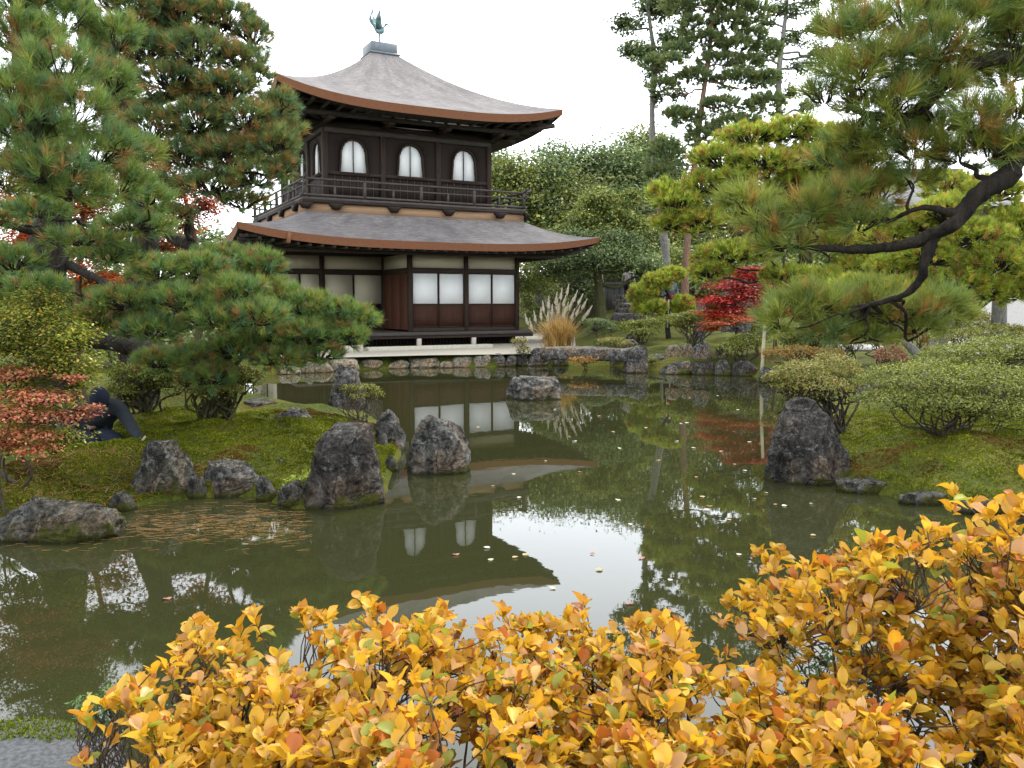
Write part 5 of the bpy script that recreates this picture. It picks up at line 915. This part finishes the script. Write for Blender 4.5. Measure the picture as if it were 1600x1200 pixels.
zr = lambda x, y: .93 + .36 * float(sst(1080, 1420, x)) * float(sst(1120, 760, y)) + .03 * math.sin(x * .02)
n1 = golden_shrub('golden leaved shrub beside the mossy stone slab', [(120, 1110), (190, 1090), (250, 1060), (290, 985), (340, 960), (400, 985), (470, 955), (520, 965), (560, 1080), (560, 1215), (140, 1215), (130, 1160)], zl, .0068, [np.array([-.55, 1.9, .24]), np.array([-.8, 1.8, .24])], seed=7)
n2 = golden_shrub('golden leaved shrub filling the pond edge in front of the pavilion reflection', [(530, 985), (580, 945), (640, 965), (700, 955), (740, 985), (790, 960), (850, 965), (920, 945), (980, 985), (1050, 970), (1070, 1000), (1110, 1080), (1130, 1215), (520, 1215), (520, 1080)], zl, .0068, [np.array([-.15, 1.85, .24]), np.array([.15, 1.85, .24])], seed=2)
n3 = golden_shrub('tall golden leaved shrub reaching out below the near pine', [(1090, 1020), (1110, 975), (1150, 920), (1190, 840), (1215, 850), (1235, 890), (1300, 860), (1380, 850), (1440, 845), (1475, 830), (1490, 770), (1540, 765), (1590, 770), (1640, 760), (1640, 1215), (1120, 1215), (1100, 1080)], zr, .0064, [np.array([.85, 1.8, .24]), np.array([1.15, 1.9, .24])], seed=3)
# fallen maple leaves caught in the hedge
def maple_leaf_mesh(col):
    V = [(0, 0, 0)]; ang = [-2.2, -1.6, -1.1, -.75, -.45, -.2, 0, .2, .45, .75, 1.1, 1.6, 2.2]; rr = [.35, .12, .75, .2, .92, .25, 1, .25, .92, .2, .75, .12, .35]
    V += [(r * math.cos(a), r * math.sin(a), .12 * (1 - r) + .05 * math.sin(a * 5)) for a, r in zip(ang, rr)]; F = [(0, i, i + 1) for i in range(1, len(ang))]; return np_mesh('fallen_leaf', np.array(V), np.array(F), M['leaf'], np.array(col))
fm = [maple_leaf_mesh((.20, .045, .04)), maple_leaf_mesh((.34, .05, .03)), maple_leaf_mesh((.24, .08, .05))]
for k, (x, y, s, lb) in enumerate([(455, 1092, .040, 'dry purple maple leaf caught in the golden shrub by the slab'), (575, 1118, .036, 'curled brown red maple leaf caught between the two lower golden shrubs'), (720, 1112, .034, 'brown red maple leaf caught in the middle golden shrub'), (1480, 940, .034, 'dull maroon maple leaf lying on the tall golden shrub')]):
    q = G(x, y, (zl if x < 1080 else zr)(x, y) + .03); o = obj('fallen_leaf', fm[k % 3], loc=q); o.scale = (s,) * 3; o.rotation_euler = (1.1, .2, 1 + k); tag(o, lb, 'leaf')
# small evergreen twig bush beside the slab
azalea('evergreen_sprig', 'small dark green sprig bush next to the stone slab', None, np.array([-1.15, 2.45, .1]), [(150, 1112, 2.5, 36, 26), (180, 1085, 2.5, 28, 18), (128, 1100, 2.6, 18, 14)], [((.06, .12, .04), 3), ((.10, .16, .05), 2), ((.16, .2, .06), 1)], .022, 420, stems=5, stem_r=.004, shell=.2, aspect=.35)
azalea('evergreen_sprig', 'fine leaved green bush showing through the tall golden shrub', None, np.array([.75, 1.95, .24]), [(1340, 1060, 2.0, 90, 60), (1400, 1010, 2.1, 60, 40), (1280, 1120, 1.95, 60, 40)], [((.07, .13, .04), 3), ((.12, .18, .06), 2), ((.18, .22, .08), 1)], .022, 1500, stems=6, stem_r=.004, shell=.2, aspect=.3)
# ------------------------------------------------------------------ pampas grass
pb = gpx(872, 545, 24.9); pg = tag(empty('pampas_grass', pb), 'straw coloured pampas grass clump with white plumes at the bridge', 'grass clump'); VV, CC = [], []
for k in range(900):
    a = RNG.uniform(0, 6.28); lean = RNG.uniform(.05, .75); L_ = RNG.uniform(.7, 1.35); wd = .012; dr = np.array([math.cos(a), math.sin(a), 0]); b0 = np.array([RNG.normal() * .16, RNG.normal() * .12, 0]); sd_ = np.cross(dr, [0, 0, 1]) * wd
    p = [b0 + dr * lean * L_ * t**1.8 + np.array([0, 0, L_ * (t - .55 * lean * t**3)]) for t in (0, .4, .75, 1)]
    V = [p[0] - sd_, p[0] + sd_, p[1] - sd_, p[1] + sd_, p[2] - sd_ * .7, p[2] + sd_ * .7, p[3], p[3] + sd_ * .1]; VV.append(V); CC.append(np.repeat(pick([((.42, .26, .08), 4), ((.50, .34, .13), 3), ((.30, .17, .05), 2), ((.16, .17, .05), 1)], 1), 8, 0))
n = len(VV); i = np.arange(n)[:, None] * 8; F = np.concatenate([i + np.array([[0, 1, 3, 2]]), i + np.array([[2, 3, 5, 4]]), i + np.array([[4, 5, 7, 6]])])
tag(obj('blades', np_mesh('blades', np.concatenate(VV), F, M['leaf'], np.concatenate(CC)), pg), kind='stuff')
def plume_mesh(seed):
    r = np.random.default_rng(seed); V, F = [], []; n = 160
    for k in range(n):
        t = r.random(); a = r.uniform(0, 6.28); q = np.array([.05 * t, 0, t * .36]); e = q + np.array([math.cos(a) * .06, math.sin(a) * .06, .085]) * (1.15 - t) + np.array([0, 0, .015]); s = np.array([-math.sin(a), math.cos(a), 0]) * .010
        i = len(V); V += [q - s, q + s, e]; F.append((i, i + 1, i + 2))
    return np_mesh('plume', np.array(V), np.array(F), M['leaf'], np.repeat(np.array([[.58, .53, .44]]) * r.uniform(.8, 1.15, (n, 1)), 3, 0))
pm = [plume_mesh(5), plume_mesh(6), plume_mesh(7)]; stk = MB()
for k, (x, y) in enumerate([(886, 448), (876, 455), (868, 462), (896, 458), (858, 468), (850, 474), (880, 466), (890, 470), (903, 462), (909, 470), (863, 480), (872, 478), (846, 486), (838, 490), (900, 480), (893, 486), (880, 484), (916, 480), (826, 494), (832, 502), (856, 490), (910, 488), (884, 476), (870, 470)]):
    q = P(x, y, 24.9 + RNG.normal() * .25) - pb; q[2] -= .28; o = obj('plume', pm[k % 3], pg, q); o.rotation_euler = (RNG.normal() * .1, (x - 875) * .009, RNG.uniform(-.6, .6)); stk.tube(catmull([np.array([RNG.normal() * .1, RNG.normal() * .08, 0]), q * np.array([.35, .35, .55]), q], 4), .006, 4, cap=False)
tag(stk.build('stalks', M['straw'], pg), kind='stuff')
# ------------------------------------------------------------------ things about the garden
q = G(1189, 592); pole = MB().tube([(0, 0, -.4), (.03, 0, .6), (.05, 0, 1.15), (.10, 0, 1.9)], [.045, .042, .04, .036], 8).build('bamboo_pole', M['bamboo'], smooth=True); pole.location = q; tag(pole, 'pale upright pole standing in the water', 'pole')
sc_ = MB(); R = [(3.4, .3), (2.6, .95), (1.9, 1.6), (1.3, 2.15), (1.15, 2.22), (0, 2.22)]; na = 40
V = [(r * math.cos(a), r * math.sin(a), z) for r, z in R for a in np.arange(na) * 2 * math.pi / na]; F = [(i * na + j, i * na + (j + 1) % na, (i + 1) * na + (j + 1) % na, (i + 1) * na + j) for i in range(5) for j in range(na)]
cone = sc_.add(V, F).build('sand_cone', M['sand'], smooth=True); cq = P(1668, 480, 23); cone.location = (cq[0], 23, .15); tag(cone, 'smooth pale grey sand cone beyond the azaleas', 'sand cone')
sp = MB().box((-.8, -1.2, 0), (.7, 4, .12)).build('sand_plateau', M['sand'], bevel=.1); sq = P(1330, 545, 27); sp.location = (sq[0] * .9, 24.0, gz(sq[0] * .9, 24.0) - .03); tag(sp, 'flat white raked sand bed glimpsed under the pines', 'sand bed')
for k, (x, y) in enumerate([(1558, 455)]):
    tr = MB().tube([gpx(1560, 540, 17.5), P(1561, 500, 17.5), P(1562, 460, 17.5), P(1566, 400, 17.6)], [.16, .15, .14, .12], 10).build('bare_trunk', M['bark_grey'], smooth=True); tag(tr, 'straight grey trunk in front of the sand cone', 'tree trunk')
# stone steps and the wall beside them
for k, (x0, x1, y, d) in enumerate([(955, 1030, 497, 34.2), (960, 1002, 489, 35.0), (966, 1004, 481, 35.8), (962, 992, 475, 36.6), (958, 985, 468, 37.4)]):
    a, b = P(x0, y, d), P(x1, y, d); h = .22; V, F4, F3 = rock_mesh([(-.25, -(b - a)[0] / 2, (b - a)[0] / 2), (0.02, -(b - a)[0] / 2, (b - a)[0] / 2), (h, -(b - a)[0] * .47, (b - a)[0] * .47)], .9, 400 + k, ex=4.5, nr=8, na=24, rough=.03, cuts=1)
    o = obj('stone_step', np_mesh('stone_step', V, [F4, F3], M['rock_grey'], smooth=True), loc=((a[0] + b[0]) / 2, d, a[2])); tag(o, 'rough grey stone step climbing to the visitor in black trousers', 'step', 'stone steps up the slope')
fw = tag(empty('stone_fence', gpx(958, 470, 38.3)), 'low grey slab fence behind the stone steps', 'fence'); o0 = np.array(fw.location)
for k in range(4):
    q = P(944 + k * 9.2, 460, 38.3) - o0; MB().box((q[0] - .12, -.05, -.3), (q[0] + .12, .05, P(950, 447, 38.3)[2] - o0[2])).build('slab', M['granite_grey'], fw, bevel=.01)
q = P(944, 446, 38.25) - o0; q2 = P(973, 446, 38.25) - o0; MB().box((q[0] - .15, -.12, q[2]), (q2[0] + .15, .12, q[2] + .12)).build('coping', M['granite_grey'], fw, bevel=.01)
# boulders behind the red maple
for k, (a, b, yt, yb) in enumerate([(1128, 1150, 438, 462), (1146, 1172, 432, 456), (1172, 1206, 434, 466), (1150, 1180, 454, 478), (1084, 1104, 470, 492)]):
    d = 26.5; sx0, sx1 = P(a, yb, d), P(b, yt, d); W = sx1[0] - sx0[0]; H_ = sx1[2] - sx0[2]; V, F4, F3 = rock_mesh([(-1.2, -W/2, W/2), (0, -W/2, W/2), (H_ * .6, -W * .46, W * .45), (H_, -W * .2, W * .2)], W, 420 + k, nr=12, na=18)
    o = obj('rock', np_mesh('rock', V, [F4, F3], M['rock_grey'], smooth=True), loc=((sx0[0] + sx1[0]) / 2, d, sx0[2])); tag(o, 'grey wall boulder half hidden behind the red maple', 'rock', 'boulders behind the red maple')
# distant hall roof among the pines
hr = tag(empty('temple_hall', gpx(1450, 400, 44)), 'grey tiled hall roof glimpsed between the pine boughs', 'building'); o0 = np.array(hr.location); a, b, e = P(1385, 262, 44) - o0, P(1500, 285, 44) - o0, P(1520, 330, 44) - o0
V = [(-3.0, -2.5, e[2]), (3.6, -2.5, e[2]), (3.6, 3.5, e[2]), (-3.0, 3.5, e[2]), (-1.8, .5, a[2] - .2), (1.6, .5, a[2] - .2)]; V = np.array(V); V[:4, 2] += .0
MB().add(V, [[0, 1, 5, 4], [2, 3, 4, 5]], [[1, 2, 5], [3, 0, 4]]).build('roof', M['roof_tile'], hr); MB().box((-2.4, -1.6, 0), (3.7, 2.6, e[2] + .1)).build('wall', M['door_wood'], hr)
MB().tube([V[4] + [-.2, 0, .08], V[5] + [.2, 0, .08]], .16, 8).build('ridge', M['roof_tile'], hr)
hs = tag(empty('garden_gate_roof', gpx(878, 450, 41)), 'small tiled roof hidden behind the dark leaved tree', 'building'); o0 = np.array(hs.location); a = P(878, 405, 41) - o0
MB().add([(-.9, -.6, a[2] - .35), (.9, -.6, a[2] - .35), (.9, .6, a[2] - .35), (-.9, .6, a[2] - .35), (-.7, 0, a[2] + .1), (.7, 0, a[2] + .1)], [[0, 1, 5, 4], [2, 3, 4, 5]], [[1, 2, 5], [3, 0, 4]]).build('roof', M['roof_tile'], hs); MB().box((-.7, -.4, -.2), (.7, .4, a[2] - .3)).build('wall', M['plaster'], hs)
# ------------------------------------------------------------------ people
def skin_obj(name, verts, edges, rad, mat, parent=None, root=0, sub=2):
    me = bpy.data.meshes.new(name); me.from_pydata([tuple(v) for v in verts], edges, []); me.materials.append(M[mat]); o = obj(name, me, parent); sk = o.modifiers.new('skin', 'SKIN'); sk.use_smooth_shade = True
    if not me.skin_vertices: me.skin_vertices.new()
    for i, r in enumerate(rad): me.skin_vertices[0].data[i].radius = (r, r) if np.isscalar(r) else r; me.skin_vertices[0].data[i].use_root = (i == root)
    sm = o.modifiers.new('sub', 'SUBSURF'); sm.levels = sm.render_levels = sub; return o
def hand(parent, wr, dirv, mat, up=(0, 0, 1), curl=.9):
    d = nrm(np.array(dirv, float)); s = nrm(np.cross(d, up)); u = np.cross(s, d); vs = [np.array(wr), np.array(wr) + d * .05, np.array(wr) + d * .085]; ed = [(0, 1), (1, 2)]; rd = [.026, .034, .03]
    for k, (off, L_) in enumerate([(-.030, .060), (-.010, .072), (.012, .068), (.032, .052)]):
        b = len(vs); k0 = vs[0] + d * .095 + s * off; vs += [k0, k0 + d * L_ * .45 - u * .012, k0 + d * L_ * (.45 + .4 * (1 - curl)) - u * L_ * .5 * curl, k0 + d * L_ * (.45 + .1 * (1 - curl)) - u * L_ * .9 * curl]; ed += [(2, b), (b, b + 1), (b + 1, b + 2), (b + 2, b + 3)]; rd += [.012, .011, .010, .009]
    b = len(vs); vs += [vs[0] + d * .04 + s * .045 - u * .01, vs[0] + d * .075 + s * .05 - u * .03, vs[0] + d * .10 + s * .04 - u * .045]; ed += [(1, b), (b, b + 1), (b + 1, b + 2)]; rd += [.014, .012, .010]
    return skin_obj('glove', vs, ed, rd, mat, parent, 1, 1)
D = 8.9; o0 = gpx(158, 712, D); o0[2] += .05
def Q(x, y, dd=0.0): return P(x, y, D + dd) - o0
# joints of the crouching gardener, head bent down, one arm out to the rock, the other holding a hand rake
pel, chest, neck, head = Q(140, 672, .10), Q(158, 640, -.02), Q(158, 628, -.12), Q(155, 622, -.26)
shR, elR, wrR = Q(186, 636, -.05), Q(204, 664, -.16), Q(219, 688, -.30)
shL, elL, wrL = Q(122, 640, .0), Q(98, 668, -.16), Q(80, 698, -.28)
hipR, knR, anR, toR = Q(152, 680, .06), Q(182, 686, -.24), Q(176, 708, -.02), Q(186, 712, -.14)
hipL, knL, anL, toL = Q(128, 680, .08), Q(152, 690, -.22), Q(136, 708, .05), Q(146, 712, -.08)
vs = [pel, (pel + chest) / 2, chest, neck, head, shR, elR, wrR, shL, elL, wrL, hipR, knR, anR, toR, hipL, knL, anL, toL]
eds = [(0, 1), (1, 2), (2, 3), (3, 4), (2, 5), (5, 6), (6, 7), (2, 8), (8, 9), (9, 10), (0, 11), (11, 12), (12, 13), (13, 14), (0, 15), (15, 16), (16, 17), (17, 18)]
per = skin_obj('person', vs, eds, [.12, .12, .13, .055, .085, .06, .045, .03, .06, .045, .03, .085, .06, .04, .035, .085, .06, .04, .035], 'skin'); per.location = o0
tag(per, 'crouching gardener in dark blue work clothes and cap weeding the bank', 'person')
skin_obj('jacket', [pel + [0, 0, .03], (pel + chest) / 2, chest, neck - (neck - chest) * .2, shR, elR, wrR, shL, elL, wrL], [(0, 1), (1, 2), (2, 3), (2, 4), (4, 5), (5, 6), (2, 7), (7, 8), (8, 9)], [(.17, .15), (.175, .15), (.17, .14), .085, .085, .066, .048, .085, .066, .048], 'cloth_slate', per)
skin_obj('trousers', [pel, hipR, knR, anR, hipL, knL, anL], [(0, 1), (1, 2), (2, 3), (0, 4), (4, 5), (5, 6)], [.15, .11, .085, .058, .11, .085, .058], 'cloth_navy', per)
for a, b in ((anR, toR), (anL, toL)): skin_obj('boot', [a + [0, 0, .02], a - [0, 0, .03], (a + b) / 2, b], [(0, 1), (1, 2), (2, 3)], [.055, .05, .045, .035], 'cloth_black', per)
hd = MB(); th = np.linspace(0, math.pi, 12); V = []
for t_ in th:
    for a in np.arange(18) * 2 * math.pi / 18: V.append((.088 * math.sin(t_) * math.cos(a), .108 * math.sin(t_) * math.sin(a), .118 * math.cos(t_)))
F = [(i * 18 + j, i * 18 + (j + 1) % 18, (i + 1) * 18 + (j + 1) % 18, (i + 1) * 18 + j) for i in range(11) for j in range(18)]
V = np.array(V); fc = V.copy(); fc[:, 1] -= .018 * np.exp(-((V[:, 0] / .02)**2 + ((V[:, 2] + .02) / .03)**2)) * (V[:, 1] < 0); Rm = np.array(Euler((.95, 0, .35)).to_matrix())
MB().add((fc * [.98, .98, 1.0]) @ Rm.T + head, F).build('head', M['skin'], per, smooth=True)
cap = V * [1.14, 1.14, 1.1]; cap[:, 2] = np.maximum(cap[:, 2], .0); MB().add(cap @ Rm.T + head, F).build('cap', M['cloth_navy'], per, smooth=True)
br_ = np.array([(.10 * math.cos(a) * s, -.10 + .10 * math.sin(a) * s - .02, .012 * z) for z in (0, 1) for s in (1, .3) for a in np.linspace(math.pi, 2 * math.pi, 10)])
MB().add(br_ @ Rm.T + head, [(i, i + 1, 11 + i, 10 + i) for i in range(9)] + [(20 + i, 30 + i, 31 + i, 21 + i) for i in range(9)]).build('cap_brim', M['cloth_navy'], per)
hand(per, wrR, Q(230, 696, -.34) - wrR, 'cloth_slate'); hand(per, wrL, Q(70, 706, -.34) - wrL, 'cloth_slate')
rk = tag(empty('hand_rake', G(40, 738, .25)), 'bamboo hand rake held by the crouching gardener', 'rake'); r0 = np.array(rk.location); a, b = P(78, 702, D - .36), P(18, 760, D - 1.1)
MB().tube([a - r0, b - r0], .012, 8).build('handle', M['bamboo'], rk, smooth=True)
for k in range(5): e = P(-4 + k * 6, 768 - k * 1.2, D - 1.25); MB().tube(catmull([b - r0, (b + e) / 2 - r0 + [0, 0, .02], e - r0], 3), .004, 5).build('tine', M['bamboo'], rk)
tl = MB().tube([P(217, 695, D - .34), P(227, 682, D - .36)], .012, 8).build('hand_tool', M['bamboo'], smooth=True); tag(tl, 'short wooden handled tool in the gardener\'s glove', 'tool')
def visitor(label, x, yf, d, top, legs, hairc, h=1.62, rz=0.0):
    f = P(x, yf, d); k = h / 1.7; J = lambda a, b, c: np.array([a * k, b * k, c * k])
    pts = [J(0, 0, .93), J(0, .02, 1.18), J(0, .02, 1.38), J(0, 0, 1.47), J(0, 0, 1.60), J(.19, .02, 1.40), J(.27, .0, 1.13), J(.22, -.16, .98), J(-.19, .02, 1.40), J(-.29, .03, 1.15), J(-.30, -.05, .93), J(.09, 0, .88), J(.12, -.03, .48), J(.13, .04, .08), J(.13, -.12, .04), J(-.09, 0, .88), J(-.13, .06, .48), J(-.15, .16, .08), J(-.15, .02, .04)]
    p_ = skin_obj('person', pts, eds, [r * k for r in [.13, .12, .13, .05, .09, .06, .042, .03, .06, .042, .03, .09, .06, .04, .035, .09, .06, .04, .035]], 'skin', sub=1); p_.location = f; p_.rotation_euler = (0, 0, rz); tag(p_, label, 'person')
    skin_obj('top', [pts[0], pts[1], pts[2], pts[3] - [0, 0, .03], pts[5], pts[6], pts[7], pts[8], pts[9], pts[10]], [(0, 1), (1, 2), (2, 3), (2, 4), (4, 5), (5, 6), (2, 7), (7, 8), (8, 9)], [r * k for r in [.17, .16, .17, .07, .09, .065, .05, .09, .065, .05]], top, p_, sub=1)
    skin_obj('trousers', [pts[0] - [0, 0, .05], pts[11], pts[12], pts[13], pts[15], pts[16], pts[17]], [(0, 1), (1, 2), (2, 3), (0, 4), (4, 5), (5, 6)], [r * k for r in [.15, .115, .085, .07, .115, .085, .07]], legs, p_, sub=1)
    for a_, b_ in ((13, 14), (17, 18)): skin_obj('shoe', [pts[a_] - [0, 0, .02], pts[b_]], [(0, 1)], [.055, .045], 'cloth_black', p_, sub=1)
    MB().add(np.array(V) * [1.05, 1.08, 1.0] * k + pts[4] + np.array([0, .02, .02]), F).build('hair', M[hairc], p_, smooth=True); return p_
V = np.array(V)
visitor('visitor in black trousers and checked shirt on the stone steps', 981, 476, 37.2, 'cloth_check', 'cloth_black', 'cloth_black', 1.66, 2.6)
visitor('visitor in red half hidden behind the small pine', 1048, 500, 31, 'cloth_blue', 'cloth_red', 'cloth_black', 1.6, .4)
# ------------------------------------------------------------------ moss pile, straw and leaves on the water
def scatter(name, n, box, hmin, cond=None, hgt=(.010, .024), pal=None, wd=.010):
    x = RNG.uniform(box[0], box[1], n); y = RNG.uniform(box[2], box[3], n); sd = pond_sd(x, y); pn = fbm(np.stack([x * 1.4, y * 1.4, x * 0], 1), 71, 4); keep = (sd > hmin) & (pn > -.6); x, y, pn = x[keep], y[keep], pn[keep]; z = ground_h(x, y); n = len(x)
    b = np.stack([x, y, z - .004], 1); dr = nrm(rnd_dir(n) * .8 + np.array([0, 0, 1.])); h = RNG.uniform(*hgt, (n, 1)); s = nrm(np.cross(dr, rnd_dir(n))) * wd; V_ = np.stack([b - s, b + s, b + dr * h], 1).reshape(-1, 3)
    pn2 = fbm(np.stack([x * .9, y * .9, x * 0 + 5], 1), 73, 3); c = pick([((.060, .075, .007), 4), ((.105, .120, .009), 4), ((.155, .160, .014), 2.5)], n); br = pick([((.075, .040, .012), 3), ((.10, .065, .015), 2)], n); mixf = (pn2 < -.36)[:, None]; c = np.where(mixf, br, c) * (0.88 + 0.9 * fbm(np.stack([x * 2.6, y * 2.6, x * 0 + 9], 1), 79, 3))[:, None].clip(.4, 1.4)
    tag(obj(name, np_mesh(name, V_, np.arange(n * 3).reshape(-1, 3), M['moss'], np.repeat(c, 3, 0))), 'soft pile of moss over the pond banks', 'moss', kind='stuff')
scatter('moss', 150000, (-4.6, -.7, 5.9, 11.5), .05); scatter('moss', 90000, (2.6, 7.0, 6.4, 11.5), .05)
# moss on the near slab
n = 9000; x = RNG.uniform(-2.9, -1.45, n); y = RNG.uniform(2.76, 3.10, n); cl = fbm(np.stack([x * 5, y * 5, x * 0], 1), 81, 3) > -.12 + 1.4 * np.clip(3.0 - y, 0, 1); x, y = x[cl], y[cl]
dg = bpy.context.evaluated_depsgraph_get(); inv = sl.matrix_world
pts = []
bpy.context.view_layer.update()
for xx, yy in zip(x, y):
    h_, loc, no_, _i = sl.ray_cast(Vector((xx + 1.98, yy - 2.80, 2)), Vector((0, 0, -1)))
    if h_: pts.append((xx, yy, loc.z + .05 - .002))
pts = np.array(pts); n = len(pts); dr = nrm(rnd_dir(n) * .7 + np.array([0, 0, 1.])); s = nrm(np.cross(dr, rnd_dir(n))) * .004; V_ = np.stack([pts - s, pts + s, pts + dr * RNG.uniform(.008, .022, (n, 1))], 1).reshape(-1, 3)
tag(obj('moss', np_mesh('moss', V_, np.arange(n * 3).reshape(-1, 3), M['moss'], np.repeat(pick([((.07, .10, .008), 3), ((.12, .14, .012), 3)], n), 3, 0))), 'bright green moss on the near stone slab', 'moss', kind='stuff')
# pine straw on the water and bank at the left
n = 900; q = np.array([G(RNG.uniform(0, 470), 0 + yy, .006) for yy in np.clip(RNG.normal(818, 16, n), 782, 860)]); a = RNG.normal(.25, .35, n); L_ = RNG.uniform(.05, .13, n); dv = np.stack([np.cos(a) * L_, np.sin(a) * L_, a * 0], 1); s = np.stack([-np.sin(a), np.cos(a), a * 0], 1) * .0025
sd = pond_sd(q[:, 0], q[:, 1]); k_ = sd < -.03; q, dv, s = q[k_], dv[k_], s[k_]; V_ = np.stack([q - s, q + s, q + dv + s, q + dv - s], 1).reshape(-1, 3)
tag(obj('pine_straw', np_mesh('pine_straw', V_, np.arange(len(q) * 4).reshape(-1, 4), M['leaf'], np.repeat(pick([((.30, .19, .08), 3), ((.20, .11, .04), 3)], len(q)), 4, 0))), 'brown pine straw drifting along the left bank', 'pine straw', kind='stuff')
n = 2600; x = RNG.uniform(-4.4, -2.7, n); y = RNG.uniform(6.1, 8.2, n); z = ground_h(x, y) + .015; a = RNG.uniform(0, 6.28, n); q = np.stack([x, y, z], 1); L_ = RNG.uniform(.04, .1, n); dv = np.stack([np.cos(a) * L_, np.sin(a) * L_, RNG.uniform(-.01, .03, n)], 1); s = np.stack([-np.sin(a), np.cos(a), a * 0], 1) * .0022
k_ = pond_sd(x, y) > .05; q, dv, s = q[k_], dv[k_], s[k_]; V_ = np.stack([q - s, q + s, q + dv + s, q + dv - s], 1).reshape(-1, 3)
tag(obj('pine_straw', np_mesh('pine_straw', V_, np.arange(len(q) * 4).reshape(-1, 4), M['leaf'], np.repeat(pick([((.26, .15, .06), 3), ((.22, .08, .04), 2)], len(q)), 4, 0))), 'fallen pine straw on the bank below the gardener', 'pine straw', kind='stuff')
fl = []
for col in ((.40, .36, .28), (.36, .29, .14), (.30, .16, .12), (.44, .42, .37)):
    Vf, Ff, _t = leaf_geo(1, 1.0, .12, .25); fl.append(np_mesh('floating_leaf', Vf, Ff, M['leaf'], np.array(col)))
fpx = [(765, 873), (810, 870), (715, 868), (755, 855), (866, 917), (825, 866), (930, 866), (1075, 660), (1062, 662), (888, 682), (955, 675), (970, 700), (965, 780), (1095, 775), (1110, 792), (1105, 795), (1155, 865), (1195, 770), (1215, 788), (1230, 790), (1265, 787), (1275, 837), (905, 738), (815, 777), (802, 740), (930, 890), (980, 945), (985, 818), (870, 640), (1130, 705), (1145, 725), (1160, 735), (1080, 700), (1030, 720), (265, 937), (660, 700), (1010, 668), (1040, 630), (1075, 622), (1120, 618), (1150, 640), (1000, 610), (940, 650), (900, 690), (1170, 690), (745, 668), (700, 660), (1060, 690), (1180, 780), (1135, 812), (1000, 870), (1050, 905), (850, 720), (770, 760), (1090, 745)]
for k, (x, y) in enumerate(fpx):
    g_ = G(x, y, .006); o = obj('floating_leaf', fl[k % 4], loc=g_); s_ = RNG.uniform(.035, .06) * (1.0 if y > 700 else 1.25); o.scale = (s_, s_, s_); o.rotation_euler = (RNG.normal() * .08, -.05, RNG.uniform(0, 6.28)); tag(o, 'small pale fallen leaf floating on the pond', 'leaf', 'leaves floating on the pond')
